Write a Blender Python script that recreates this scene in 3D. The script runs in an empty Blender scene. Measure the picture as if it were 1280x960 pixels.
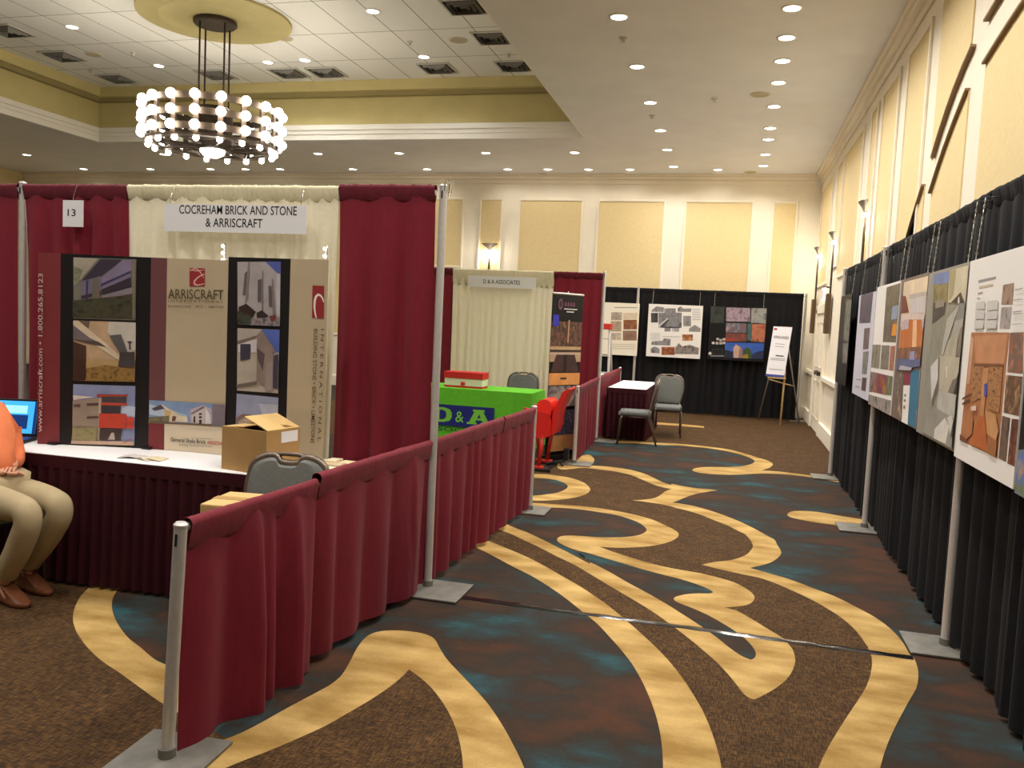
import bpy, bmesh, math, random
from mathutils import Vector, Matrix
from mathutils.geometry import tessellate_polygon
PI = math.pi
random.seed(7)
C = bpy.context.scene.collection

# ------------------------------------------------------------------ camera
FPX, YAW, PITCH, ROLL, EYE = 1057.0, -0.2523, 0.0751, 0.0468, 1.68
def cam_axes():
    f = Vector((math.sin(YAW), math.cos(YAW), 0)); r = Vector((math.cos(YAW), -math.sin(YAW), 0)); u = Vector((0, 0, 1))
    f2 = f*math.cos(PITCH) - u*math.sin(PITCH); u2 = u*math.cos(PITCH) + f*math.sin(PITCH)
    r3 = r*math.cos(ROLL) + u2*math.sin(ROLL); u3 = u2*math.cos(ROLL) - r*math.sin(ROLL)
    return r3, u3, f2
AX_R, AX_U, AX_F = cam_axes()
EYEP = Vector((0, 0, EYE))
cam_data = bpy.data.cameras.new('camera')
cam = bpy.data.objects.new('camera', cam_data); C.objects.link(cam)
cam.matrix_world = Matrix(((AX_R.x, AX_U.x, -AX_F.x, 0), (AX_R.y, AX_U.y, -AX_F.y, 0), (AX_R.z, AX_U.z, -AX_F.z, EYE), (0, 0, 0, 1)))
cam_data.sensor_fit = 'HORIZONTAL'; cam_data.sensor_width = 36.0; cam_data.lens = FPX*36.0/1280.0
cam_data.clip_start = 0.02; cam_data.clip_end = 100
bpy.context.scene.camera = cam
# ------------------------------------------------------------------ world, exposure
W = bpy.data.worlds.new('world'); bpy.context.scene.world = W
W.use_nodes = True
W.node_tree.nodes['Background'].inputs[0].default_value = (1.0, 0.93, 0.82, 1)
W.node_tree.nodes['Background'].inputs[1].default_value = 0.0
vs = bpy.context.scene.view_settings
vs.view_transform = 'Standard'; vs.look = 'None'; vs.gamma = 1.0; vs.use_curve_mapping = False
vs.exposure = 0.22
DOWN_W, CHAND_W, SCONCE_W = 17.0, 95.0, 11.5
WARM = (1.0, 0.96, 0.92)

# ------------------------------------------------------------------ pixel -> place helpers (rays from the viewpoint onto real planes)
def ray(x, y):
    return AX_R*((x-640)/FPX) - AX_U*((y-480)/FPX) + AX_F
def zpl(x, y, z=0.0):
    d = ray(x, y); return EYEP + d*((z-EYE)/d.z)
def ypl(x, y, Y):
    d = ray(x, y); return EYEP + d*(Y/d.y)
def xpl(x, y, X):
    d = ray(x, y); return EYEP + d*(X/d.x)
def K(x0, y0, s, pts):
    return [(x0+p[0]/s, y0+p[1]/s) for p in pts]

# ------------------------------------------------------------------ materials
def lin(c):
    return tuple(((v/255.0)/12.92 if v/255.0 <= 0.04045 else ((v/255.0+0.055)/1.055)**2.4) for v in c) + (1.0,)
MATS = {}
def mat(name, col, rough=0.6, metal=0.0, var=0.0, scale=6.0, bump=0.0, stretch=(1, 1, 1), emit=0.0, spec=0.35, transl=0.0, sheen=0.0):
    if name in MATS: return MATS[name]
    m = bpy.data.materials.new(name); MATS[name] = m
    m.use_nodes = True; nt = m.node_tree; N = nt.nodes; L = nt.links
    b = N['Principled BSDF']
    c = lin(col)
    b.inputs['Base Color'].default_value = c
    b.inputs['Roughness'].default_value = rough; b.inputs['Metallic'].default_value = metal
    b.inputs['Specular IOR Level'].default_value = spec
    if sheen: b.inputs['Sheen Weight'].default_value = sheen
    if emit:
        b.inputs['Emission Color'].default_value = c; b.inputs['Emission Strength'].default_value = emit
    if var or bump:
        tc = N.new('ShaderNodeTexCoord'); mp = N.new('ShaderNodeMapping'); nz = N.new('ShaderNodeTexNoise')
        mp.inputs['Scale'].default_value = stretch
        L.new(tc.outputs['Object'], mp.inputs[0]); L.new(mp.outputs[0], nz.inputs['Vector'])
        nz.inputs['Scale'].default_value = scale; nz.inputs['Detail'].default_value = 4
        if var:
            r = N.new('ShaderNodeValToRGB')
            r.color_ramp.elements[0].position = 0.3; r.color_ramp.elements[1].position = 0.7
            r.color_ramp.elements[0].color = tuple(v*(1-var) for v in c[:3])+(1,)
            r.color_ramp.elements[1].color = tuple(min(1, v*(1+var)) for v in c[:3])+(1,)
            L.new(nz.outputs[0], r.inputs[0]); L.new(r.outputs[0], b.inputs['Base Color'])
        if bump:
            bp = N.new('ShaderNodeBump'); bp.inputs['Strength'].default_value = bump; bp.inputs['Distance'].default_value = 0.01
            L.new(nz.outputs[0], bp.inputs['Height']); L.new(bp.outputs[0], b.inputs['Normal'])
    if transl:
        t = N.new('ShaderNodeBsdfTranslucent'); t.inputs[0].default_value = c
        mx = N.new('ShaderNodeMixShader'); mx.inputs[0].default_value = transl
        out = N['Material Output']
        L.new(b.outputs[0], mx.inputs[1]); L.new(t.outputs[0], mx.inputs[2]); L.new(mx.outputs[0], out.inputs[0])
    return m
def ink(col, rough=0.45):
    return mat('print_%02x%02x%02x' % tuple(int(v) for v in col), col, rough, var=0.12, scale=9)
def busy(cols, scale=14, stretch=(1, 1, 1), rough=0.45):
    """a print of many small colours, like a photograph seen from far"""
    key = 'photo_' + '_'.join('%02x%02x%02x' % tuple(c) for c in cols) + '_%d_%d_%d' % (scale, stretch[0]*10, stretch[2]*10)
    if key in MATS: return MATS[key]
    m = bpy.data.materials.new(key); MATS[key] = m
    m.use_nodes = True; nt = m.node_tree; N = nt.nodes; L = nt.links
    b = N['Principled BSDF']; b.inputs['Roughness'].default_value = rough; b.inputs['Specular IOR Level'].default_value = 0.35
    tc = N.new('ShaderNodeTexCoord'); mp = N.new('ShaderNodeMapping'); nz = N.new('ShaderNodeTexNoise'); r = N.new('ShaderNodeValToRGB')
    mp.inputs['Scale'].default_value = stretch
    L.new(tc.outputs['Object'], mp.inputs[0]); L.new(mp.outputs[0], nz.inputs['Vector'])
    nz.inputs['Scale'].default_value = scale; nz.inputs['Detail'].default_value = 3.5; nz.inputs['Roughness'].default_value = 0.65
    els = r.color_ramp.elements
    while len(els) < len(cols): els.new(0.5)
    for i, c in enumerate(cols):
        els[i].position = 0.32 + 0.36*i/(len(cols)-1); els[i].color = lin(c)
    L.new(nz.outputs[0], r.inputs[0]); L.new(r.outputs[0], b.inputs['Base Color'])
    return m
def node_mat(name):
    m = bpy.data.materials.new(name); MATS[name] = m; m.use_nodes = True
    return m, m.node_tree.nodes, m.node_tree.links, m.node_tree.nodes['Principled BSDF']

# ------------------------------------------------------------------ mesh helpers
KEEP = set()
def obj(name, bm, m, parent=None, smooth=False, world=False):
    if world and parent is not None:
        root = parent
        M = Matrix.Identity(4)
        while root is not None:
            M = root.matrix_basis @ M; root = root.parent
        bm.transform(M.inverted())
    me = bpy.data.meshes.new(name)
    if id(bm) not in KEEP: bmesh.ops.recalc_face_normals(bm, faces=bm.faces)
    KEEP.discard(id(bm))
    bm.to_mesh(me); bm.free()
    ms = m if isinstance(m, (list, tuple)) else [m]
    for x in ms: me.materials.append(x)
    if smooth:
        for p in me.polygons: p.use_smooth = True
    o = bpy.data.objects.new(name, me); C.objects.link(o)
    if parent is not None: o.parent = parent
    return o
def auto(o, ang=40):
    me = o.data
    for p in me.polygons: p.use_smooth = True
    me.set_sharp_from_angle(angle=math.radians(ang)) if hasattr(me, 'set_sharp_from_angle') else None
    return o
def NB(): return bmesh.new()
def box(bm, lo, hi, bev=0.0, mi=0, rotz=0.0, M=None):
    lo = Vector(lo); hi = Vector(hi); c = (lo+hi)/2; s = hi-lo
    T = Matrix.Translation(c) @ Matrix.Rotation(rotz, 4, 'Z') @ Matrix.Diagonal((s.x, s.y, s.z, 1))
    if M is not None: T = M @ T
    g = bmesh.ops.create_cube(bm, size=1.0, matrix=T)
    fs = set(f for v in g['verts'] for f in v.link_faces)
    for f in fs: f.material_index = mi
    if bev:
        es = list(set(e for v in g['verts'] for e in v.link_edges))
        r = bmesh.ops.bevel(bm, geom=es, offset=bev, segments=2, profile=0.6, affect='EDGES')
        for f in r['faces']: f.material_index = mi
    return bm
def tube(bm, pts, r, seg=8, cap=True, mi=0, closed=False, flat=None):
    pts = [Vector(p) for p in pts]; n = len(pts); rings = []
    rr = r if isinstance(r, (list, tuple)) else [r]*n
    prev = None
    for i, p in enumerate(pts):
        if closed: d = pts[(i+1) % n]-pts[i-1]
        else: d = (pts[min(i+1, n-1)]-pts[max(i-1, 0)])
        d.normalize()
        if prev is None:
            a = Vector((0, 0, 1)) if abs(d.z) < 0.9 else Vector((1, 0, 0))
            u = d.cross(a).normalized()
        else:
            u = (prev - d*prev.dot(d)).normalized()
        prev = u; w = d.cross(u)
        fx = flat if flat else (1, 1)
        rings.append([bm.verts.new(p + u*(math.cos(2*PI*k/seg)*rr[i]*fx[0]) + w*(math.sin(2*PI*k/seg)*rr[i]*fx[1])) for k in range(seg)])
    m = n if closed else n-1
    for i in range(m):
        a = rings[i]; b = rings[(i+1) % n]
        for k in range(seg):
            f = bm.faces.new((a[k], a[(k+1) % seg], b[(k+1) % seg], b[k])); f.material_index = mi
    if cap and not closed:
        for q in (rings[0], rings[-1]):
            f = bm.faces.new(q); f.material_index = mi
    return bm
def lathe(bm, prof, seg=24, at=(0, 0, 0), mi=0, sx=1, sy=1, a0=0, a1=2*PI):
    at = Vector(at); full = abs(a1-a0-2*PI) < 1e-6
    ns = seg if full else seg+1
    rings = []
    for (r, z) in prof:
        if r < 1e-5: rings.append([bm.verts.new(at+Vector((0, 0, z)))]); continue
        rings.append([bm.verts.new(at+Vector((r*sx*math.cos(a0+(a1-a0)*k/seg), r*sy*math.sin(a0+(a1-a0)*k/seg), z))) for k in range(ns)])
    for i in range(len(rings)-1):
        a, b = rings[i], rings[i+1]
        for k in range(seg):
            k2 = (k+1) % ns
            if len(a) == 1 and len(b) == 1: continue
            if len(a) == 1: f = bm.faces.new((a[0], b[k], b[k2]))
            elif len(b) == 1: f = bm.faces.new((a[k], a[k2], b[0]))
            else: f = bm.faces.new((a[k], a[k2], b[k2], b[k]))
            f.material_index = mi
    return bm
def poly(bm, pts, mi=0):
    vs_ = [bm.verts.new(p) for p in pts]
    for t in tessellate_polygon([[Vector(p) for p in pts]]):
        try:
            f = bm.faces.new([vs_[i] for i in t]); f.material_index = mi
        except ValueError: pass
    return bm
def slab(bm, pts, n, th, mi=0):
    """closed prism: outline pts pushed along n by th"""
    n = Vector(n)*th
    a = [bm.verts.new(Vector(p)) for p in pts]; b = [bm.verts.new(Vector(p)+n) for p in pts]
    k = len(pts)
    for i in range(k):
        f = bm.faces.new((a[i], a[(i+1) % k], b[(i+1) % k], b[i])); f.material_index = mi
    for t in tessellate_polygon([[Vector(p) for p in pts]]):
        for q in (a, b):
            try: f = bm.faces.new([q[i] for i in t]); f.material_index = mi
            except ValueError: pass
    return bm
def cat_rom(pts, n=6, closed=True, corners=()):
    out = []; k = len(pts)
    for i in range(k if closed else k-1):
        p1 = Vector(pts[i]); p2 = Vector(pts[(i+1) % k])
        p0 = Vector(pts[(i-1) % k]) if (closed or i > 0) else p1
        p3 = Vector(pts[(i+2) % k]) if (closed or i+2 < k) else p2
        if i in corners: p0 = p1
        if (i+1) % k in corners: p3 = p2
        for j in range(n):
            t = j/n
            out.append(0.5*((2*p1)+(p2-p0)*t+(2*p0-5*p1+4*p2-p3)*t*t+(3*p1-p0-3*p2+p3)*t**3))
    if not closed: out.append(Vector(pts[-1]))
    return out
# ------------------------------------------------------------------ things
def thing(name, label, cat, loc=(0, 0, 0), rotz=0.0, group=None):
    o = bpy.data.objects.new(name, None); C.objects.link(o)
    o.empty_display_size = 0.2
    o.location = loc; o.rotation_euler = (0, 0, rotz)
    o.matrix_basis = Matrix.Translation(Vector(loc)) @ Matrix.Rotation(rotz, 4, 'Z')
    o['label'] = label; o['category'] = cat
    if group: o['group'] = group
    return o
def tag(o, label, cat, group=None, kind=None):
    o['label'] = label; o['category'] = cat
    if group: o['group'] = group
    if kind: o['kind'] = kind
    return o
def struct(name, bm, m, parent=None, smooth=False):
    o = obj(name, bm, m, parent, smooth)
    if parent is None: o['kind'] = 'structure'
    return o
def dup(root, loc, rotz, label, group=None):
    def cp(o, par):
        c = o.copy(); C.objects.link(c)
        if par is not None: c.parent = par
        for ch in list(o.children): cp(ch, c)
        return c
    r = cp(root, None)
    r.location = loc; r.rotation_euler = (0, 0, rotz); r['label'] = label
    if group: r['group'] = group
    return r
def text(name, s, A, B, n, h, m, parent, depth=0.0008, spacing=1.0, bold=0.008):
    """raised lettering: baseline from A to B, facing n, capital height h"""
    cu = bpy.data.curves.new(name, 'FONT'); cu.body = s; cu.size = 1.0; cu.extrude = 0.0; cu.offset = bold; cu.resolution_u = 3
    cu.space_character = spacing
    t = bpy.data.objects.new(name, cu); C.objects.link(t)
    dg = bpy.context.evaluated_depsgraph_get(); dg.update()
    me = bpy.data.meshes.new_from_object(t.evaluated_get(dg))
    C.objects.unlink(t); bpy.data.objects.remove(t); bpy.data.curves.remove(cu)
    xs = [v.co.x for v in me.vertices]; x0, x1 = min(xs), max(xs)
    A = Vector(A); B = Vector(B); u = (B-A).normalized(); n = Vector(n).normalized(); v = n.cross(u).normalized()
    Wd = (B-A).length; sx = Wd/(x1-x0); sy = h/0.69
    bm = bmesh.new(); bm.from_mesh(me); bpy.data.meshes.remove(me)
    for w in bm.verts:
        w.co = A + u*((w.co.x-x0)*sx) + v*(w.co.y*sy) + n*depth
    KEEP.add(id(bm))
    for f in bm.faces:
        f.normal_update()
        if f.normal.dot(n) < 0: f.normal_flip()
    return obj(name, bm, m, parent, world=True)
def prints(name, parent, P, off, n, items, cut=0):
    """one flat print; items = (material, [points in picture coords]) laid on surface P, later ones on top"""
    bm = NB(); ms = []; n = Vector(n)
    for i, (m, pts) in enumerate(items):
        if m not in ms: ms.append(m)
        if not cut:
            poly(bm, [P(*p) + n*(off + 0.0005*i) for p in pts], ms.index(m)); continue
        b2 = bmesh.new(); poly(b2, [Vector((p[0], p[1], 0)) for p in pts])
        xs = [p[0] for p in pts]; x = math.floor(min(xs)/cut)*cut+cut
        while x < max(xs):
            bmesh.ops.bisect_plane(b2, geom=b2.verts[:]+b2.edges[:]+b2.faces[:], plane_co=(x, 0, 0), plane_no=(1, 0, 0)); x += cut
        mp = {v: bm.verts.new(P(v.co.x, v.co.y) + n*(off + 0.0005*i)) for v in b2.verts}
        for f in b2.faces:
            try: bm.faces.new([mp[v] for v in f.verts]).material_index = ms.index(m)
            except ValueError: pass
        b2.free()
    KEEP.add(id(bm))
    for f in bm.faces:
        f.normal_update()
        if f.normal.dot(n) < 0: f.normal_flip()
    return obj(name, bm, ms, parent, world=True)
def R4(x0, y0, x1, y1): return [(x0, y0), (x1, y0), (x1, y1), (x0, y1)]

# ------------------------------------------------------------------ shared materials
M_CREAM = mat('cream_wall_paint', (244, 234, 212), 0.6, var=0.03, scale=3)
M_BEIGE = mat('beige_wall_panel', (231, 209, 156), 0.75, var=0.04, scale=30)
M_SOFFIT = mat('soffit_paint', (236, 236, 237), 0.8, var=0.03, scale=2)
M_TRIMW = mat('white_trim_paint', (240, 238, 230), 0.5)
M_OLIVE = mat('olive_cove_paint', (202, 189, 134), 0.7, var=0.04, scale=3)
M_OLIVE_SHADE = mat('olive_crown_shade', (156, 144, 98), 0.7)  # shade under the tray crown, put into a darker olive
M_ARCH_SHADE = mat('arch_trim_shade', (150, 124, 90), 0.6)  # shaded underside of the arch trim, painted as a brown tone
M_STEEL = mat('brushed_aluminium', (206, 202, 196), 0.42, metal=0.45, var=0.05, scale=40)
M_PLATE = mat('grey_steel_plate', (122, 119, 110), 0.55, metal=0.4, var=0.18, scale=12)
M_CHROME = mat('chrome', (225, 222, 215), 0.15, metal=1.0)
M_BURG = mat('burgundy_cloth', (120, 28, 42), 0.85, var=0.10, scale=60, transl=0.22, sheen=0.04, stretch=(1, 1, 0.2))
M_BURGD = mat('burgundy_cloth_doubled', (98, 21, 34), 0.85, var=0.15, scale=40, sheen=0.04)
M_BURGR = mat('burgundy_cloth_sleeve', (112, 26, 38), 0.85, var=0.12, scale=40, sheen=0.04)
M_SKIRT = mat('dark_burgundy_satin', (56, 13, 22), 0.7, var=0.12, scale=40, spec=0.2)
M_IVORY = mat('ivory_cloth', (240, 232, 204), 0.85, var=0.05, scale=50, transl=0.30)
M_IVORYD = mat('ivory_cloth_doubled', (218, 208, 172), 0.85, var=0.06, scale=40)
M_BLACKC = mat('black_cloth', (14, 13, 15), 0.9, var=0.2, scale=40)
M_WHITE = mat('white_cloth', (244, 242, 240), 0.8)
M_CARD = mat('white_card', (232, 230, 228), 0.6)
M_BOARD = mat('white_foam_board', (236, 232, 226), 0.5)
M_INKK = mat('black_ink', (36, 34, 36), 0.6)
M_GREYINK = mat('grey_ink', (150, 148, 146), 0.6)
M_BRONZE = mat('dark_bronze', (74, 63, 54), 0.5, metal=0.5, var=0.1, scale=20)
M_BLACKP = mat('black_plastic', (22, 22, 24), 0.45)
M_BLACKPR = mat('black_print', (18, 17, 19), 0.4)
M_BULB = mat('lit_bulb', (255, 244, 225), 0.3, emit=22.0)
M_LENS = mat('lit_lens', (255, 246, 232), 0.3, emit=14.0)
M_CHAIRF = mat('bronze_chair_tube', (112, 100, 88), 0.35, metal=0.6)
M_CHAIRU = mat('grey_green_upholstery', (108, 110, 106), 0.75, var=0.1, scale=60)
M_CARDB = mat('brown_cardboard', (176, 138, 86), 0.8, var=0.06, scale=10)
M_CARDI = mat('pale_cardboard', (206, 172, 112), 0.8, var=0.05, scale=10)

# carpet ------------------------------------------------------------
def carpet_cloud():
    m, N, L, b = node_mat('carpet_brown_teal')
    tc = N.new('ShaderNodeTexCoord'); mp = N.new('ShaderNodeMapping'); mp.inputs['Scale'].default_value = (0.9, 1.5, 1)
    nz = N.new('ShaderNodeTexNoise'); nz.inputs['Scale'].default_value = 1.5; nz.inputs['Detail'].default_value = 5; nz.inputs['Roughness'].default_value = 0.6
    r = N.new('ShaderNodeValToRGB'); e = r.color_ramp.elements
    e[0].position = 0.36; e[0].color = lin((72, 47, 33)); e[1].position = 0.69; e[1].color = lin((43, 78, 82))
    x = e.new(0.50); x.color = lin((50, 42, 35)); x = e.new(0.60); x.color = lin((45, 56, 56))
    L.new(tc.outputs['Object'], mp.inputs[0]); L.new(mp.outputs[0], nz.inputs['Vector']); L.new(nz.outputs[0], r.inputs[0])
    n2 = N.new('ShaderNodeTexNoise'); n2.inputs['Scale'].default_value = 90; n2.inputs['Detail'].default_value = 3
    mp2 = N.new('ShaderNodeMapping'); mp2.inputs['Scale'].default_value = (0.4, 1.6, 1)
    L.new(tc.outputs['Object'], mp2.inputs[0]); L.new(mp2.outputs[0], n2.inputs['Vector'])
    mx = N.new('ShaderNodeMixRGB'); mx.blend_type = 'OVERLAY'; mx.inputs[0].default_value = 0.35
    L.new(r.outputs[0], mx.inputs[1]); L.new(n2.outputs[0], mx.inputs[2]); L.new(mx.outputs[0], b.inputs['Base Color'])
    b.inputs['Roughness'].default_value = 0.9; b.inputs['Specular IOR Level'].default_value = 0.15
    return m
def carpet_weave():
    m, N, L, b = node_mat('carpet_brown_weave')
    tc = N.new('ShaderNodeTexCoord')
    def streak(sc, scale):
        mp = N.new('ShaderNodeMapping'); mp.inputs['Scale'].default_value = sc
        nz = N.new('ShaderNodeTexNoise'); nz.inputs['Scale'].default_value = scale; nz.inputs['Detail'].default_value = 3
        L.new(tc.outputs['Object'], mp.inputs[0]); L.new(mp.outputs[0], nz.inputs['Vector']); return nz
    a = streak((1, 0.12, 1), 190); c = streak((0.12, 1, 1), 190)
    mx = N.new('ShaderNodeMath'); mx.operation = 'MULTIPLY'
    L.new(a.outputs[0], mx.inputs[0]); L.new(c.outputs[0], mx.inputs[1])
    r = N.new('ShaderNodeValToRGB'); e = r.color_ramp.elements
    e[0].position = 0.17; e[0].color = lin((46, 32, 21)); e[1].position = 0.42; e[1].color = lin((106, 77, 42))
    L.new(mx.outputs[0], r.inputs[0])
    big = N.new('ShaderNodeTexNoise'); big.inputs['Scale'].default_value = 5
    L.new(tc.outputs['Object'], big.inputs['Vector'])
    o = N.new('ShaderNodeMixRGB'); o.blend_type = 'OVERLAY'; o.inputs[0].default_value = 0.4
    L.new(r.outputs[0], o.inputs[1]); L.new(big.outputs[0], o.inputs[2]); L.new(o.outputs[0], b.inputs['Base Color'])
    b.inputs['Roughness'].default_value = 0.9; b.inputs['Specular IOR Level'].default_value = 0.15
    return m
def carpet_gold():
    m, N, L, b = node_mat('carpet_gold_band')
    tc = N.new('ShaderNodeTexCoord')
    mp = N.new('ShaderNodeMapping'); mp.inputs['Scale'].default_value = (0.6, 1.3, 1)
    nz = N.new('ShaderNodeTexNoise'); nz.inputs['Scale'].default_value = 4.5; nz.inputs['Detail'].default_value = 5
    L.new(tc.outputs['Object'], mp.inputs[0]); L.new(mp.outputs[0], nz.inputs['Vector'])
    r = N.new('ShaderNodeValToRGB'); e = r.color_ramp.elements
    e[0].position = 0.34; e[0].color = lin((144, 111, 54)); e[1].position = 0.72; e[1].color = lin((196, 164, 102))  # lighter end paints the sheen of the pile into the gold
    L.new(nz.outputs[0], r.inputs[0])
    n2 = N.new('ShaderNodeTexNoise'); n2.inputs['Scale'].default_value = 110; n2.inputs['Detail'].default_value = 2
    L.new(tc.outputs['Object'], n2.inputs['Vector'])
    o = N.new('ShaderNodeMixRGB'); o.blend_type = 'OVERLAY'; o.inputs[0].default_value = 0.22
    L.new(r.outputs[0], o.inputs[1]); L.new(n2.outputs[0], o.inputs[2]); L.new(o.outputs[0], b.inputs['Base Color'])
    b.inputs['Roughness'].default_value = 0.8; b.inputs['Specular IOR Level'].default_value = 0.2
    return m
M_CLOUD, M_WEAVE, M_GOLD = carpet_cloud(), carpet_weave(), carpet_gold()
def tile_mat():
    m, N, L, b = node_mat('white_ceiling_tiles')
    tc = N.new('ShaderNodeTexCoord'); br = N.new('ShaderNodeTexBrick')
    br.offset = 0.0; br.inputs['Color1'].default_value = lin((246, 246, 240)); br.inputs['Color2'].default_value = lin((240, 240, 234)); br.inputs['Mortar'].default_value = lin((150, 148, 138))
    br.inputs['Scale'].default_value = 1.0; br.inputs['Mortar Size'].default_value = 0.008; br.inputs['Brick Width'].default_value = 0.62; br.inputs['Row Height'].default_value = 1.24
    mp = N.new('ShaderNodeMapping'); mp.inputs['Location'].default_value = (0.14, 0.62, 0)
    L.new(tc.outputs['Object'], mp.inputs[0]); L.new(mp.outputs[0], br.inputs['Vector']); L.new(br.outputs['Color'], b.inputs['Base Color'])
    b.inputs['Roughness'].default_value = 0.85
    return m
M_TILE = tile_mat()

# ================================================================== SETTING
XR, XL, YB, YF, H, HT = 1.5, -17.5, 17.8, -3.0, 4.8, 5.8
TX0, TX1, TY0, TY1 = -12.35, -2.62, 7.45, 14.35

# floor with the woven carpet pattern
def floor_mesh():
    bm = NB()
    nx, ny = 19, 21
    g = [[bm.verts.new((XL+(XR-XL)*i/nx, YF+(YB-YF)*j/ny, 0)) for j in range(ny+1)] for i in range(nx+1)]
    for i in range(nx):
        for j in range(ny):
            bm.faces.new((g[i][j], g[i+1][j], g[i+1][j+1], g[i][j+1])).material_index = 0
    def lay(pts, z, mi, corners=(), n=5):
        w = []
        for p in pts:
            q = zpl(*p); w.append((q.x, q.y, z))
        s = cat_rom(w, n, True, corners)
        poly(bm, [(p.x, p.y, z) for p in s], mi)
    c1 = lambda P: K(660, 540, 6.4, P)
    c2 = lambda P: K(840, 510, 5.818, P)
    c3 = lambda P: K(560, 640, 6.4, P)
    c4 = lambda P: K(720, 640, 5.333, P)
    c5 = lambda P: K(860, 640, 4.2667, P)
    c6 = lambda P: K(720, 780, 5.333, P)
    c7 = lambda P: K(940, 780, 5.333, P)
    c8 = lambda P: K(400, 740, 4.0, P)
    e0 = lambda P: K(0, 700, 3.2, P)
    # --- woven zones (level 1)
    g2mid = e0([(418, 110), (375, 215), (440, 350), (560, 440), (690, 520)])
    under = [(90, 1010), (-400, 1010), (-900, 860), (-700, 720), (100, 715)] + g2mid + [(290, 925)] + c8([(0, 590), (110, 520), (230, 430), (310, 330), (440, 300), (520, 350), (620, 440), (760, 580), (830, 700), (870, 880)]) + [(622, 1010)]
    lay(under, 0.0010, 1, corners=(0, 1, 2, 3, 4, len(under)-1), n=4)
    w2 = [(868, 1010)] + c6([(770, 960), (755, 860), (700, 700), (620, 500), (480, 300), (340, 140), (250, 0)]) + c3([(1000, 690), (780, 520), (520, 365), (320, 280)]) + [(585, 664), (560, 640), (560, 596), (640, 588)] \
        + c1([(300, 285), (470, 280), (690, 300), (880, 345), (1010, 400), (1150, 458), (1060, 530), (920, 546), (1100, 575), (1280, 610)]) \
        + c2([(200, 745), (420, 830), (580, 900), (650, 960)]) + c5([(330, 105), (420, 190), (330, 260), (190, 295), (420, 340), (700, 450), (900, 560), (1050, 700), (1100, 850)]) + c7([(1000, 350), (900, 520), (760, 720), (650, 960)]) + [(1045, 1010)]
    lay(w2, 0.0010, 1, corners=(0, len(w2)-1), n=3)
    w3 = c1([(640, 76), (750, 80), (900, 88), (1050, 94)]) + c2([(0, 266), (140, 276), (280, 292), (400, 306), (510, 338), (610, 375), (680, 410), (640, 445), (650, 466), (760, 470), (900, 485), (1010, 498), (1150, 521), (1255, 545)]) + [(1090, 612), (1090, 520), (1000, 505), (400, 500), (300, 540)]
    lay(w3, 0.0010, 1, corners=tuple(range(len(w3)-5, len(w3))), n=4)
    # --- clouded patches inside the loops (level 2)
    lay([(600, 632), (668, 634)] + c1([(150, 605), (300, 610), (450, 625), (580, 645), (700, 665), (820, 700), (900, 735), (945, 775), (940, 800), (890, 825), (800, 840), (680, 845), (560, 843), (450, 835), (340, 830), (270, 835), (235, 855), (240, 880), (290, 910)]) + c4([(60, 300)]) + c3([(1000, 345), (740, 215), (510, 118)]) + [(600, 650)], 0.0016, 0, corners=(0,), n=3)
    lay(c4([(0, 265), (80, 275), (180, 305), (300, 340), (430, 380), (560, 415), (680, 445), (780, 475), (860, 505), (915, 535), (890, 545), (800, 545), (720, 553), (660, 570), (655, 590), (690, 610), (780, 645), (880, 690), (970, 740), (1050, 790), (1130, 850), (1190, 920), (1200, 960)]) + [(938.5, 825)] + c4([(1020, 905), (850, 775), (720, 690), (610, 620), (480, 545), (350, 475), (220, 400), (100, 340)]), 0.0016, 0, corners=(0, 9), n=3)
    lay([(600, 597), (668, 597)] + c1([(150, 375), (240, 390), (300, 415), (318, 440), (290, 465), (230, 488), (150, 500), (50, 510)]) + [(600, 621)], 0.0016, 0, corners=(0, 9), n=3)
    # --- gold bands (level 3)
    G = 0.0024
    g1 = [(100, 1010), (180, 960), (250, 935), (303, 916), (362, 884)] + c8([(0, 495), (60, 460), (110, 415), (150, 350), (190, 275), (240, 220), (310, 197), (400, 195), (480, 203), (540, 218), (575, 240), (600, 285), (640, 345), (720, 430), (830, 550), (900, 650), (960, 755), (1020, 880)]) + [(668, 1000), (678, 1060), (584, 1060), (582, 1000)] + c8([(715, 880), (710, 820), (695, 740), (665, 650), (620, 565), (560, 485), (500, 430), (445, 390), (400, 435), (330, 490), (230, 555), (110, 625), (0, 685)]) + [(344, 936), (286, 959), (220, 990), (150, 1040)]
    lay(g1, G, 2, corners=(0, 24, 25, 26, 34, 35, len(g1)-1), n=5)
    g2 = [(100, 690)] + e0([(380, 80), (365, 103), (320, 150), (293, 215), (300, 275), (340, 340), (400, 400), (480, 455), (570, 520), (640, 570), (690, 598)]) + [(232, 900), (248, 912), (262, 898), (252, 874)] + e0([(693, 440), (620, 400), (560, 350), (510, 310), (470, 255), (450, 205), (450, 160), (470, 122), (500, 95)]) + [(185, 690)]
    lay(g2, G+0.0003, 2, corners=(0, 12, 13, 14, len(g2)-1), n=5)
    g3 = [(560, 665), (590, 669)] + c3([(365, 250), (450, 285), (560, 330), (680, 385), (800, 450), (930, 525), (1060, 600), (1180, 680), (1280, 750)]) + c6([(360, 0), (450, 80), (540, 165), (620, 250), (700, 350), (770, 455), (830, 555), (880, 660), (920, 770), (950, 870), (968, 960)]) + [(907, 1010), (911, 1060), (828, 1060), (829, 1010)] + c6([(580, 960), (575, 850), (565, 760), (545, 660), (515, 560), (475, 460), (430, 365), (370, 265), (300, 175), (220, 85), (140, 0)]) + c3([(1050, 780), (930, 685), (800, 595), (660, 510), (520, 440), (380, 365), (275, 310)]) + [(575, 676)]
    lay(g3, G, 2, corners=(0, 23, 24, len(g3)-1), n=4)
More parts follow.
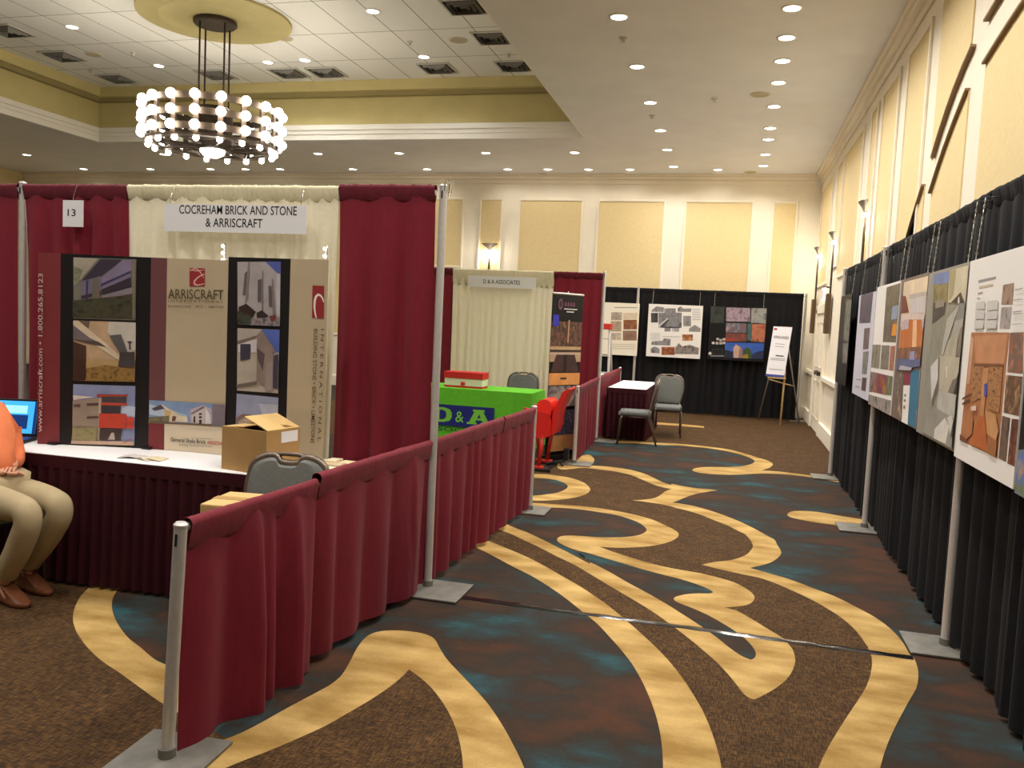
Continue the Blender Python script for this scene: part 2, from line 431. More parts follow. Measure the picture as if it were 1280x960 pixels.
    up = [(600, 640)] + c3([(510, 118), (620, 160), (740, 215), (860, 275), (1000, 345), (1130, 415)]) + c4([(100, 340), (220, 400), (350, 475), (480, 545), (610, 620), (720, 690), (850, 775), (940, 840), (1020, 905), (1100, 960)]) + c5([(335, 790)])
    tip = c5([(355, 780), (362, 755)])
    inner = c4([(1180, 905), (1130, 850), (1050, 790), (970, 740), (880, 690), (780, 645), (690, 610), (655, 590), (660, 570), (720, 553), (800, 545), (890, 545), (915, 535), (860, 505), (780, 475), (680, 445), (560, 415), (430, 380), (300, 340), (180, 305), (80, 275), (0, 255)])
    loopin = c1([(290, 910), (240, 880), (235, 855), (270, 835), (340, 830), (450, 835), (560, 843), (680, 845), (800, 840), (890, 825), (940, 800), (945, 775), (900, 735), (820, 700), (700, 665), (580, 645), (450, 625), (300, 610), (150, 605), (50, 600)]) + [(600, 632)]
    loopout = [(600, 627)] + c1([(50, 570), (150, 575), (300, 585), (450, 597), (600, 615), (740, 640), (880, 670), (1000, 705), (1100, 750), (1180, 790), (1205, 820), (1190, 850), (1120, 885), (1000, 912), (850, 925), (700, 928), (570, 920)])
    leaf = c4([(270, 275), (380, 310), (500, 345), (630, 375), (740, 395), (850, 415), (950, 440), (1050, 470), (1130, 510), (1180, 550), (1190, 580), (1165, 610), (1110, 628), (990, 640)])
    rest = c5([(250, 525), (310, 555), (400, 610), (490, 665), (530, 700), (560, 740)]) + c7([(288, 245), (275, 300), (240, 360), (180, 415), (100, 465), (20, 505)])
    low = c6([(1160, 498), (1120, 470), (1080, 420), (1020, 345), (940, 260), (850, 180), (760, 105), (670, 35)]) + c4([(620, 745), (530, 680), (420, 610), (310, 545), (200, 480), (100, 420), (0, 360)]) + c3([(860, 352), (740, 290), (600, 224), (470, 165)]) + [(585, 650)]
    g4 = up + tip + inner + loopin + loopout + leaf + rest + low
    a = len(up); b_ = a+len(tip)+len(inner); cc = b_+len(loopin); d = cc+len(loopout); e = d+len(leaf); f = e+len(rest)
    lay(g4, G, 2, corners=(0, a-1, a+len(tip)+12, cc-1, cc, d-1, e-1, f-1, len(g4)-1), n=4)
    g5 = [(560, 592), (640, 592)] + c1([(35, 338), (150, 340), (270, 355), (380, 380), (460, 415), (498, 460), (470, 495), (400, 520), (300, 538), (180, 548), (50, 552)]) + [(620, 626), (560, 626), (560, 621), (620, 621)] + c1([(50, 510), (150, 500), (230, 488), (290, 465), (318, 440), (300, 415), (240, 390), (150, 375), (50, 370)]) + [(640, 597), (560, 597)]
    lay(g5, G, 2, corners=(0, 14, 15, len(g5)-1), n=4)
    g6 = c1([(300, 268), (480, 270), (560, 272), (680, 282), (800, 300), (900, 325), (980, 355), (1060, 395), (1140, 425)]) + c2([(0, 553), (80, 570), (180, 585), (270, 592), (333, 600), (250, 612), (160, 630), (90, 655), (30, 680), (0, 690), (80, 700), (180, 720), (300, 755), (400, 790), (520, 840), (620, 890), (700, 935), (745, 960)]) \
        + c5([(475, 175), (497, 215), (480, 245), (430, 275), (330, 300), (420, 325), (540, 360), (660, 405), (790, 455), (900, 510), (1000, 565), (1080, 625), (1140, 690), (1185, 765)]) + c7([(1080, 230), (1105, 300), (1108, 360), (1095, 430), (1050, 510), (990, 620), (935, 730), (890, 840), (855, 960)]) + [(1088, 1010), (1078, 1060), (990, 1060), (1006, 1010)] \
        + c7([(445, 960), (500, 840), (570, 720), (640, 610), (720, 490), (770, 400), (795, 310), (798, 230), (770, 150)]) + c5([(950, 710), (900, 640), (830, 575), (740, 515), (640, 460), (520, 405), (400, 358), (280, 332), (160, 305), (72, 283), (140, 268), (230, 258), (300, 235), (335, 205), (345, 175), (310, 125)]) \
        + c2([(480, 895), (400, 855), (300, 815), (200, 775), (100, 745), (0, 722)]) + c1([(1180, 605), (1080, 582), (950, 562), (835, 548), (920, 543), (1010, 530), (1060, 505), (1100, 475), (1150, 458), (1080, 445), (1000, 420), (920, 385), (820, 345), (700, 318), (560, 300), (460, 290), (300, 288)])
    nn = len(g6)
    lay(g6, G, 2, corners=(0, 13, 18, 31, 51, 52, 72, nn-14, nn-9, nn-1), n=4)
    lay(c1([(250, 250), (420, 195), (485, 183), (525, 210), (528, 235), (490, 265), (440, 285), (260, 300)]), G+0.0003, 2, n=4)
    g7 = c1([(400, 55), (640, 65), (750, 72), (900, 80), (1050, 88)]) + c2([(0, 258), (130, 268), (270, 282), (400, 300), (520, 330), (620, 360), (700, 385), (733, 410), (710, 435), (650, 455), (760, 462), (900, 478), (1010, 492), (1150, 515), (1330, 548), (1330, 560), (1130, 527), (1010, 505), (900, 492), (750, 480), (620, 478), (500, 486), (380, 487), (260, 480), (180, 468), (148, 452), (180, 437), (260, 430), (400, 430), (500, 425), (570, 410), (600, 392), (580, 370), (500, 340), (380, 312), (250, 292), (100, 278), (0, 272)]) + c1([(1050, 105), (900, 95), (640, 85), (400, 75)])
    lay(g7, G, 2, corners=(0, 14, 19, 20, len(g7)-1), n=4)
    lay(c2([(838, 775), (870, 755), (950, 750), (1060, 757), (1180, 778), (1280, 795), (1500, 830), (1500, 905), (1280, 872), (1180, 853), (1050, 835), (940, 815), (860, 795)]), G, 2, corners=(6, 7), n=4)
    lay([(780, 526.5), (815, 528), (850, 530), (880, 533), (880, 535), (850, 532.5), (815, 530.5), (780, 529)], G, 2, corners=(0, 3, 4, 7), n=3)
    KEEP.add(id(bm))
    for f in bm.faces:
        f.normal_update()
        if f.normal.z < 0: f.normal_flip()
    return bm
fl = struct('floor', floor_mesh(), [M_CLOUD, M_WEAVE, M_GOLD])

# ceiling soffit with the tray opening
bm = NB()
for lo, hi in (((XL, YF, H), (TX0, YB, H+0.06)), ((TX1, YF, H), (XR, YB, H+0.06)), ((TX0, YF, H), (TX1, TY0, H+0.06)), ((TX0, TY1, H), (TX1, YB, H+0.06))):
    box(bm, lo, hi)
struct('ceiling', bm, M_SOFFIT)
bm = NB(); box(bm, (TX0-0.3, TY0-0.3, HT), (TX1+0.3, TY1+0.3, HT+0.08)); struct('ceiling_tray', bm, M_TILE)
def ring_box(bm, x0, x1, y0, y1, z0, z1, inn, out=0.0):
    """four bars round the tray opening; inn = how far they stand into the opening"""
    box(bm, (x0-out, y0-out, z0), (x0+inn, y1+out, z1)); box(bm, (x1-inn, y0-out, z0), (x1+out, y1+out, z1))
    box(bm, (x0+inn, y0-out, z0), (x1-inn, y0+inn, z1)); box(bm, (x0+inn, y1-inn, z0), (x1-inn, y1+out, z1))
bm = NB(); ring_box(bm, TX0, TX1, TY0, TY1, 5.0, HT, 0.01, 0.12); struct('trim_1', bm, M_OLIVE)
bm = NB(); ring_box(bm, TX0, TX1, TY0, TY1, H+0.002, 4.90, 0.03, 0.02); ring_box(bm, TX0, TX1, TY0, TY1, 4.90, 4.97, 0.055, 0.05); ring_box(bm, TX0, TX1, TY0, TY1, 4.97, 5.06, 0.09, 0.10)
struct('trim_2', bm, M_TRIMW)
bm = NB(); ring_box(bm, TX0+0.01, TX1-0.01, TY0+0.01, TY1-0.01, 5.62, HT-0.002, 0.22, 0.0); struct('trim_3', bm, M_OLIVE)
bm = NB(); ring_box(bm, TX0+0.01, TX1-0.01, TY0+0.01, TY1-0.01, 5.55, 5.62, 0.12, 0.0); struct('trim_4', bm, M_OLIVE_SHADE)

# walls
bm = NB(); box(bm, (XL-0.15, YB, 0), (XR+0.15, YB+0.15, 5.0)); wall_back = struct('wall_back', bm, M_CREAM)
bm = NB(); box(bm, (XL-0.15, YF-0.15, 0), (XR+0.15, YF, 5.0)); struct('wall_front', bm, M_CREAM)
bm = NB(); box(bm, (XL-0.15, YF, 0), (XL, YB, 5.0)); struct('wall_left', bm, M_BEIGE)
bm = NB(); box(bm, (XR, YF, 0), (XR+0.15, YB, 5.0)); wall_right = struct('wall_right', bm, M_CREAM)
# crown moulding
bm = NB()
for d, z0, z1 in ((0.13, 4.755, 4.80), (0.09, 4.69, 4.755), (0.03, 4.60, 4.69)):
    box(bm, (XL, YB-d, z0), (XR, YB, z1), 0.01)
struct('trim_5', bm, M_CREAM)
bm = NB()
for d, z0, z1 in ((0.13, 4.755, 4.80), (0.09, 4.69, 4.755), (0.03, 4.60, 4.69)):
    box(bm, (XR-d, YF, z0), (XR, YB-d, z1), 0.01)
struct('trim_6', bm, M_CREAM)
# panels of the back wall
def panel_back(x0, x1, z0, z1):
    f = NB(); t, d = 0.045, 0.03
    box(f, (x0, YB-d, z0), (x0+t, YB, z1), 0.008); box(f, (x1-t, YB-d, z0), (x1, YB, z1), 0.008)
    box(f, (x0+t, YB-d, z1-t), (x1-t, YB, z1), 0.008); box(f, (x0+t, YB-d, z0), (x1-t, YB, z0+t), 0.008)
    obj('panel_moulding', f, M_CREAM, wall_back)
    p = NB(); box(p, (x0+t, YB-0.012, z0+t), (x1-t, YB, z1-t)); obj('wall_panel', p, M_BEIGE, wall_back)
for x0, x1, z0 in ((-7.3, -5.85, 2.77), (-5.5, -4.97, 1.15), (-4.62, -3.21, 1.15), (-2.92, -1.50, 1.15), (-1.13, 0.25, 1.15), (0.59, 1.09, 1.15), (-7.95, -7.45, 1.15), (-9.7, -8.2, 1.15), (-11.4, -10.0, 1.15), (-12.5, -12.0, 1.15), (-14.3, -12.9, 1.15)):
    panel_back(x0, x1, z0, 4.29)
# right wall: tall panels, then the arched bays
def panel_right(y0, y1, z0, z1):
    f = NB(); t, d = 0.05, 0.025
    box(f, (XR-d, y0, z0), (XR, y0+t, z1), 0.008); box(f, (XR-d, y1-t, z0), (XR, y1, z1), 0.008)
    box(f, (XR-d, y0+t, z1-t), (XR, y1-t, z1), 0.008); box(f, (XR-d, y0+t, z0), (XR, y1-t, z0+t), 0.008)
    obj('panel_moulding', f, M_CREAM, wall_right)
    p = NB(); box(p, (XR-0.010, y0+t, z0+t), (XR, y1-t, z1-t)); obj('wall_panel', p, M_BEIGE, wall_right)
for y0, y1, z0 in ((8.11, 9.12, 2.35), (9.52, 10.56, 1.1), (10.88, 11.37, 1.1), (12.0, 13.93, 2.55), (14.1, 14.83, 2.75), (15.49, 17.4, 2.55)):
    panel_right(y0, y1, z0, 4.45)
def bay(line, z0):
    """recessed panel under a rising arch line, with the shade-coloured strip along the arch"""
    P = [(p.x, p.y) for p in cat_rom([(a, b, 0) for a, b in line], 4, False)]
    p = NB(); slab(p, [(XR-0.010, P[0][0], z0)] + [(XR-0.010, a, b) for a, b in P] + [(XR-0.010, P[-1][0], z0)], (1, 0, 0), 0.010)
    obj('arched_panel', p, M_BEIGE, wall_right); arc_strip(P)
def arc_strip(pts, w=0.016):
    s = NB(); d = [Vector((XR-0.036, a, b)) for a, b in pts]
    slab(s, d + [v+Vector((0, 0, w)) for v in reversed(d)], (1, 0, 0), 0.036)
    obj('arch_strip', s, M_ARCH_SHADE, wall_right)
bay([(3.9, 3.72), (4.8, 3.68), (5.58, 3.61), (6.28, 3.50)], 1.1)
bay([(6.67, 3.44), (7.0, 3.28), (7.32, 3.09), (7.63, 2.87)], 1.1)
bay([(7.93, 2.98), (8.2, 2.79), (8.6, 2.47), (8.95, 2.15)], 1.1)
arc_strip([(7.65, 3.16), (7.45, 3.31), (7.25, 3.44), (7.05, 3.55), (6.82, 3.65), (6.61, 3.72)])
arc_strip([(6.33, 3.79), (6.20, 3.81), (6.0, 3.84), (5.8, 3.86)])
p = NB(); slab(p, [(XR-0.012, 6.72, 3.78), (XR-0.012, 6.72, 4.45), (XR-0.012, 7.74, 4.45), (XR-0.012, 7.74, 3.16), (XR-0.012, 7.45, 3.34), (XR-0.012, 7.05, 3.60)], (1, 0, 0), 0.012)
obj('wall_panel', p, M_BEIGE, wall_right)
# chair rail, wainscot and baseboards
bm = NB()
for y0, y1 in ((YF, 14.72), (16.5, YB)): box(bm, (XR-0.06, y0, 0.92), (XR, y1, 1.0), 0.012)
struct('trim_7', bm, M_CREAM)
bm = NB()
for y0, y1 in ((YF, 14.72), (16.5, YB)): box(bm, (XR-0.05, y0, 0), (XR, y1, 0.24), 0.012)
struct('baseboard_right', bm, M_CREAM)
bm = NB(); box(bm, (XL, YB-0.05, 0), (XR-0.05, YB, 0.24), 0.012); struct('baseboard_back', bm, M_CREAM)
# door in the right wall
bm = NB(); box(bm, (XR-0.055, 14.72, 0), (XR, 14.90, 2.16), 0.008); box(bm, (XR-0.055, 16.32, 0), (XR, 16.50, 2.16), 0.008); box(bm, (XR-0.055, 14.72, 2.05), (XR, 16.5, 2.2), 0.008)
struct('trim_8', bm, M_CREAM)
door = NB()
for y0, y1 in ((14.90, 15.605), (15.615, 16.32)):
    box(door, (XR-0.03, y0, 0.01), (XR, y1, 2.05), 0.004)
    for z0, z1 in ((0.22, 0.88), (1.1, 1.9)):
        for a, b, c_, d in ((y0+0.12, z0, y1-0.12, z0+0.03), (y0+0.12, z1-0.03, y1-0.12, z1), (y0+0.12, z0, y0+0.15, z1), (y1-0.15, z0, y1-0.12, z1)):
            box(door, (XR-0.04, a, b), (XR-0.028, c_, d))
dr = struct('door_1', door, M_CREAM)
hb = NB(); box(hb, (XR-0.10, 15.02, 1.0), (XR-0.07, 15.56, 1.05), 0.01); box(hb, (XR-0.10, 15.03, 0.99), (XR-0.03, 15.08, 1.06), 0.005); box(hb, (XR-0.10, 15.5, 0.99), (XR-0.03, 15.55, 1.06), 0.005)
obj('door_handle', hb, M_BRONZE, dr)

# ================================================================== LAMPS
def downlight(label, x, y, z=H, power=DOWN_W, group='recessed ceiling downlights'):
    t = thing('recessed_downlight', label, 'ceiling light', (x, y, z), 0, group)
    a = NB(); lathe(a, [(0.105, 0.0), (0.105, -0.008), (0.085, -0.010), (0.078, -0.001)], 24); obj('trim_ring', a, M_TRIMW, t, True)
    b = NB(); lathe(b, [(0.0, -0.004), (0.079, -0.004)], 24); obj('lens', b, M_LENS, t)
    l = bpy.data.lights.new('downlight_lamp', 'AREA'); l.shape = 'DISK'; l.size = 0.15; l.energy = power; l.color = WARM; l.spread = math.radians(140)
    lo = bpy.data.objects.new('downlight_lamp', l); C.objects.link(lo); lo.parent = t; lo.location = (0, 0, -0.014)
    return t
ORD = ['first', 'second', 'third', 'fourth', 'fifth', 'sixth', 'seventh', 'eighth', 'ninth', 'tenth', 'eleventh', 'twelfth', 'thirteenth', 'fourteenth']
for i, y in enumerate((8.76, 9.61, 10.41, 11.29, 12.46, 13.75, 14.54, 15.76, 16.81)):
    downlight('lit recessed downlight, %s from the front of the row beside the right wall' % ORD[i], 0.348, y)
for i, y in enumerate((8.79, 10.46, 12.13, 13.83, 15.31, 16.89)):
    downlight('lit recessed downlight, %s from the front of the row right of the tray' % ORD[i], -1.325, y)
for i, x in enumerate((-15.22, -11.74, -8.2, -6.47, -4.72, -3.02)):
    downlight('lit recessed downlight, %s from the left in the row just behind the ceiling tray' % ORD[i], x, 15.52)
for i, x in enumerate((-15.22, -13.37, -11.77, -10.87, -10.0, -8.24, -6.52, -4.74, -3.89, -3.05, -2.2, -0.49)):
    downlight('lit recessed downlight, %s from left in the row nearest the back wall' % ORD[i], x, 17.2, H, DOWN_W*0.2)
for i, (x, y) in enumerate(((-9.98, 11.02), (-5.04, 10.99))):
    downlight('lit recessed downlight in the tray, nearer row, %s of the chandelier' % ('left', 'right')[i], x, y, HT)
for i, (x, y) in enumerate(((-9.94, 12.97), (-7.83, 12.98), (-7.12, 12.95), (-5.05, 12.98))):
    downlight('lit recessed downlight, %s from the left in the farther row of the tray' % ORD[i], x, y, HT)
k = 0  # unseen downlights added to lift the light on near floor, walls and soffit
for x, ys in ((0.348, (7.9, 7.05, 6.1, 5.2, 4.2, 3.2, 2.0)), (-1.325, (7.0, 5.2, 3.4, 1.4)), (-3.05, (5.6, 3.6, 1.4)), (-4.74, (5.6, 3.6, 1.4)), (-6.5, (5.6, 3.4, 1.4)), (-8.2, (6.3, 4.0, 1.6)), (-10.0, (6.3, 4.0, 1.6)), (-12.0, (6.3, 4.0)), (-14.0, (6.3, 4.0)), (-13.8, (9.0, 11.0, 13.0))):
    for y in ys:
        downlight('unseen recessed downlight added in the near or left soffit for more light', x, y, H, DOWN_W, 'added unseen downlights'); k += 1

# chandelier
CX, CY = -7.45, 10.93
ch = thing('chandelier', 'large round bronze chandelier with three tiers of lit globe bulbs under the tray', 'chandelier', (CX, CY, 3.93))
a = NB(); lathe(a, [(0, HT-3.93-0.052), (0.29, HT-3.93-0.052), (0.30, HT-3.93-0.06), (0.30, HT-3.93-0.10), (0.28, HT-3.93-0.12), (0, HT-3.93-0.12)], 32); auto(obj('ceiling_canopy', a, M_BRONZE, ch))
for q in range(4):
    an = PI/4 + q*PI/2 + 0.38
    a = NB(); tube(a, [(0.24*math.cos(an), 0.24*math.sin(an), 0.55), (0.24*math.cos(an), 0.24*math.sin(an), HT-3.93-0.1)], 0.013, 8); obj('rod', a, M_BRONZE, ch, True)
RR = 0.90
TIER = (0.56, 0.36, 0.16)
BANDS = []
for z in TIER:
    a = NB(); lathe(a, [(RR-0.012, z-0.045), (RR+0.012, z-0.045), (RR+0.012, z+0.045), (RR-0.012, z+0.045), (RR-0.012, z-0.045)], 54); BANDS.append(auto(obj('ring_band', a, M_BRONZE, ch)))
a = NB(); lathe(a, [(RR-0.09, 0.03), (RR+0.03, 0.03), (RR+0.03, 0.06), (RR-0.09, 0.06), (RR-0.09, 0.03)], 54)
for q in range(8):
    an = q*PI/4
    tube(a, [(0.27*math.cos(an), 0.27*math.sin(an), 0.045), ((RR-0.05)*math.cos(an), (RR-0.05)*math.sin(an), 0.045)], 0.018, 6)
    an2 = an+PI/8
    tube(a, [((RR-0.05)*math.cos(an), (RR-0.05)*math.sin(an), 0.045), (0.58*math.cos(an2), 0.58*math.sin(an2), 0.045), ((RR-0.05)*math.cos(an+PI/4), (RR-0.05)*math.sin(an+PI/4), 0.045)], 0.012, 6)
BANDS.append(auto(obj('bottom_frame', a, M_BRONZE, ch)))
a = NB(); lathe(a, [(0, 0.60), (0.22, 0.60), (0.27, 0.55), (0.27, 0.03), (0.22, 0.0), (0, 0.0)], 32); auto(obj('center_drum', a, M_BRONZE, ch))
a = NB(); lathe(a, [(0.175, 0.005), (0.17, -0.03), (0.14, -0.07), (0.08, -0.10), (0, -0.11)], 24); obj('glass_bowl', a, M_BULB, ch, True)
NCOL = 18
a = NB()
for q in range(NCOL):
    an = (q+0.5)*2*PI/NCOL
    M = Matrix.Rotation(an, 4, 'Z')
    box(a, (RR-0.02, -0.035, 0.05), (RR+0.014, 0.035, 0.62), 0, 0, 0, M)
obj('column_plates', a, M_BRONZE, ch)
bulb_me = None
def bulb(x, y, z, par, down=False):
    global bulb_me
    if bulb_me is None:
        b = NB(); bmesh.ops.create_uvsphere(b, u_segments=12, v_segments=8, radius=0.066)
        o = obj('bulb', b, M_BULB, par, True); bulb_me = o.data
    else:
        o = bpy.data.objects.new('bulb', bulb_me); C.objects.link(o); o.parent = par
    o.location = (x, y, z)
    if down: o.scale = (0.62, 0.62, 0.62)
for q in range(NCOL):
    an = (q+0.5)*2*PI/NCOL
    for ti, z in enumerate(TIER): bulb((RR+0.062)*math.cos(an), (RR+0.062)*math.sin(an), z, BANDS[ti])
    bulb((RR-0.03)*math.cos(an), (RR-0.03)*math.sin(an), 0.0, BANDS[3], True)
for q in range(6):
    an = (q*3+0.5)*2*PI/NCOL
    l = bpy.data.lights.new('chandelier_lamp', 'POINT'); l.energy = CHAND_W/6; l.color = WARM; l.shadow_soft_size = 0.07
    lo = bpy.data.objects.new('chandelier_lamp', l); C.objects.link(lo); lo.parent = ch; lo.location = ((RR+0.062)*math.cos(an), (RR+0.062)*math.sin(an), TIER[1])
# ceiling medallion
a = NB(); lathe(a, [(1.06, HT), (1.06, HT-0.035), (1.02, HT-0.05), (0.80, HT-0.05), (0.78, HT-0.06), (0.74, HT-0.06), (0.72, HT-0.045), (0.42, HT-0.045), (0.40, HT-0.06), (0.36, HT-0.06), (0.34, HT-0.05), (0.0, HT-0.05)], 64, (CX, CY, 0))
o = auto(obj('ceiling_medallion', a, M_OLIVE)); tag(o, 'round moulded olive ceiling medallion above the chandelier', 'ceiling medallion', kind='thing')

# sconces
def sconce(label, x, y, rotz, low=True):
    t = thing('wall_sconce', label, 'wall light', (x, y, 1.7), rotz, 'flared bronze wall sconces')
    # local: wall behind at +Y, shade opens up
    a = NB(); lathe(a, [(0.02, 1.47), (0.05, 1.50), (0.10, 1.55), (0.19, 1.61), (0.185, 1.615), (0.09, 1.56), (0.03, 1.50)], 20, (0, -0.02, 0), 0, 1, 0.45, PI, 2*PI); auto(obj('flared_shade', a, M_BRONZE, t))
    a = NB(); box(a, (-0.016, -0.03, 0.62), (0.016, 0.0, 1.5), 0.004); obj('stem', a, M_BRONZE, t)
    if low:
        a = NB(); box(a, (-0.13, -0.07, 0.0), (0.13, -0.002, 0.64), 0.012); obj('lower_body', a, mat('sconce_brown', (92, 70, 44), 0.5), t)
    a = NB(); box(a, (-0.10, -0.045, 1.43), (0.10, -0.012, 1.47), 0.008); obj('lamp_tube', a, M_BULB, t)
    for z in (1.36,):
        l = bpy.data.lights.new('sconce_lamp', 'POINT'); l.energy = SCONCE_W; l.color = (1, 0.92, 0.78); l.shadow_soft_size = 0.05
        lo = bpy.data.objects.new('sconce_lamp', l); C.objects.link(lo); lo.parent = t; lo.location = (0, -0.075, z)
    return t
sconce('bronze flared sconce on the back wall above the ivory drape booth', -5.22, YB-0.03, 0)
sconce('bronze flared sconce on the right wall nearest the front, above black drape', XR-0.025, 11.12, -PI/2)
sconce('bronze flared sconce on the right wall on the near side of the exit door', XR-0.025, 14.45, -PI/2)
sconce('bronze flared sconce on the right wall in the far corner beyond the door', XR-0.025, 17.0, -PI/2)

# ceiling vents, speakers, sprinklers
M_DARK = mat('vent_shadow', (40, 38, 36), 0.8)
M_VENT = mat('vent_metal', (205, 203, 196), 0.5, metal=0.2)
def vent(label, x, y):
    t = thing('ceiling_vent', label, 'air vent', (x, y, HT), 0, 'square four-way vents in the tray ceiling')
    a = NB(); box(a, (-0.28, -0.28, -0.004), (0.28, 0.28, 0.0)); obj('vent_back', a, M_DARK, t)
    a = NB()
    for s in (0.28,):
        for lo, hi in (((-s, -s, -0.02), (s, -s+0.03, 0)), ((-s, s-0.03, -0.02), (s, s, 0)), ((-s, -s+0.03, -0.02), (-s+0.03, s-0.03, 0)), ((s-0.03, -s+0.03, -0.02), (s, s-0.03, 0))): box(a, lo, hi)
    obj('vent_frame', a, M_VENT, t)
    for s in (0.20, 0.13, 0.06):
        a = NB()
        for sg in (1, -1):
            for ax in (0, 1):
                o_, i_ = s, s-0.016
                P = [(-o_, sg*o_, -0.012), (o_, sg*o_, -0.012), (i_, sg*i_, -0.045), (-i_, sg*i_, -0.045)]
                if ax: P = [(q[1], q[0], q[2]) for q in P]
                slab(a, P, (0, 0, 1), 0.004)
        obj('louver_ring', a, mat('louver_grey', (132, 130, 124), 0.5), t)
vents = [((-11.19, 11.04), 'left end of the tray, nearest the front'), ((-11.32, 12.29), 'left end of the tray, middle one'), ((-11.31, 13.61), 'far left corner of the tray'), ((-9.2, 13.56), 'far edge of the tray, seen past the chandelier rods'), ((-7.78, 13.59), 'far edge of the tray, left of the middle pair'), ((-7.07, 13.61), 'far edge of the tray, right of the middle pair'), ((-5.03, 13.58), 'far edge of the tray, beside the right downlight'), ((-3.72, 10.98), 'right side of the tray, nearest the front'), ((-3.68, 12.22), 'right side of the tray, middle one'), ((-3.71, 13.58), 'far right corner of the tray')]
for (x, y), s in vents: vent('square metal air vent at the ' + s, x, y)
M_SPK = mat('speaker_beige', (214, 204, 176), 0.6)
def speaker(label, px, z, r=0.10):
    p = zpl(px[0], px[1], z)
    t = thing('ceiling_speaker', label, 'ceiling speaker', (p.x, p.y, z), 0, 'round ceiling speakers')
    a = NB(); lathe(a, [(r, 0), (r, -0.008), (r-0.02, -0.012)], 24); auto(obj('speaker_ring', a, M_SPK, t))
    a = NB(); lathe(a, [(0, -0.009), (r-0.02, -0.012)], 24); obj('speaker_grille', a, mat('speaker_mesh', (190, 180, 150), 0.8), t)
speaker('round beige ceiling speaker beside the left vents of the tray', (117, 68), HT, 0.14)
speaker('round pale ceiling speaker right of the medallion', (356, 48), HT, 0.12)
speaker('round beige ceiling speaker between the right vents of the tray', (573, 50), HT, 0.14)
speaker('round beige ceiling speaker between the two right downlight rows', (950, 118), H, 0.13)
speaker('round ceiling speaker close to the back wall cornice at right', (938, 215), H, 0.12)
speaker('round ceiling speaker close to the back wall cornice in mid frame', (680, 217.5), H, 0.12)
def sprinkler(label, px, z):
    p = zpl(px[0], px[1], z)
    t = thing('sprinkler_head', label, 'sprinkler', (p.x, p.y, z), 0, 'ceiling sprinkler heads')
    a = NB(); lathe(a, [(0.045, 0), (0.04, -0.012), (0.015, -0.014), (0.012, -0.04), (0.0, -0.042)], 12); lathe(a, [(0, -0.05), (0.025, -0.05), (0.025, -0.046), (0, -0.046)], 12); tube(a, [(0.012, 0, -0.02), (0.02, 0, -0.035), (0.012, 0, -0.048)], 0.004, 5)
    auto(obj('sprinkler_body', a, M_VENT, t))
sprinkler('small sprinkler head by the far left vents of the tray', (113, 87), HT)
sprinkler('small sprinkler head on the tiles left of the chandelier rods', (166, 66), HT)
sprinkler('small sprinkler head on the tiles above the back right downlight', (512, 52), HT)
sprinkler('small sprinkler head between the two farthest right vents', (636, 67), HT)
sprinkler('small sprinkler head on the soffit beside the right wall row', (893, 123), H)
sprinkler('small sprinkler head on the soffit beside the middle row', (815, 144), H)
sprinkler('small sprinkler head on the soffit near the first middle row light', (779, 47), H)

# exit sign
t = thing('exit_sign', 'white exit sign with red letters above the door in the right wall', 'exit sign', (XR-0.08, 15.0, 2.24))
a = NB(); box(a, (-0.02, -0.16, 0.0), (0.02, 0.16, 0.22), 0.006); obj('sign_body', a, mat('exit_white', (248, 238, 232), 0.5, emit=0.5), t)
a = NB(); box(a, (-0.02, -0.05, 0.22), (0.08, 0.05, 0.245), 0.004); obj('mount', a, M_BRONZE, t)
text('lettering', 'EXIT', (XR-0.101, 15.13, 2.29), (XR-0.101, 14.87, 2.29), (-1, 0, 0), 0.12, mat('exit_red', (232, 60, 70), 0.5, emit=0.8), t)

# ================================================================== PIPE AND DRAPE
def post(label, x, y, h, rot=0.0, plate=0.36, group=None, pdx=0.0, pdy=0.0, lean=0.0):
    t = thing('drape_post', label, 'drape post', (x, y, 0), rot, group)
    LM = Matrix.Rotation(lean, 4, 'Y')
    a = NB(); tube(a, [(0, 0, 0.012), (0, 0, h)], 0.024, 14); a.transform(LM); pl_ = auto(obj('pole', a, M_STEEL, t))
    a = NB(); lathe(a, [(0.0, h+0.012), (0.018, h+0.012), (0.026, h+0.004), (0.026, h-0.004)], 14); a.transform(LM); auto(obj('pole_cap', a, M_STEEL, pl_))
    a = NB()
    for z in (h-0.05,): box(a, (-0.004, -0.027, z-0.022), (0.004, -0.0235, z+0.022))
    a.transform(LM); obj('slot', a, M_BLACKP, pl_)
    a = NB(); box(a, (-plate/2+pdx, -plate/2+pdy, 0.0035), (plate/2+pdx, plate/2+pdy, 0.016), 0.004)
    tube(a, [(0, 0, 0.01), (0, 0, 0.05)], 0.032, 12)
    auto(obj('base_plate', a, M_PLATE, t))
    return t
def crossbar(label, p0, p1, z, r=0.017):
    a = NB(); d = (Vector((p1[0], p1[1], 0))-Vector((p0[0], p0[1], 0))).normalized()*0.03
    tube(a, [(p0[0]+d.x, p0[1]+d.y, z), (p1[0]-d.x, p1[1]-d.y, z)], r, 10)
    c = obj('drape_crossbar', a, M_STEEL); auto(c)
    tag(c, label, 'crossbar'); return c
def hnoise(s, seed):
    return math.sin(s*1.0+seed)*0.5 + math.sin(s*2.3+seed*1.7)*0.3 + math.sin(s*4.1+seed*2.9)*0.2
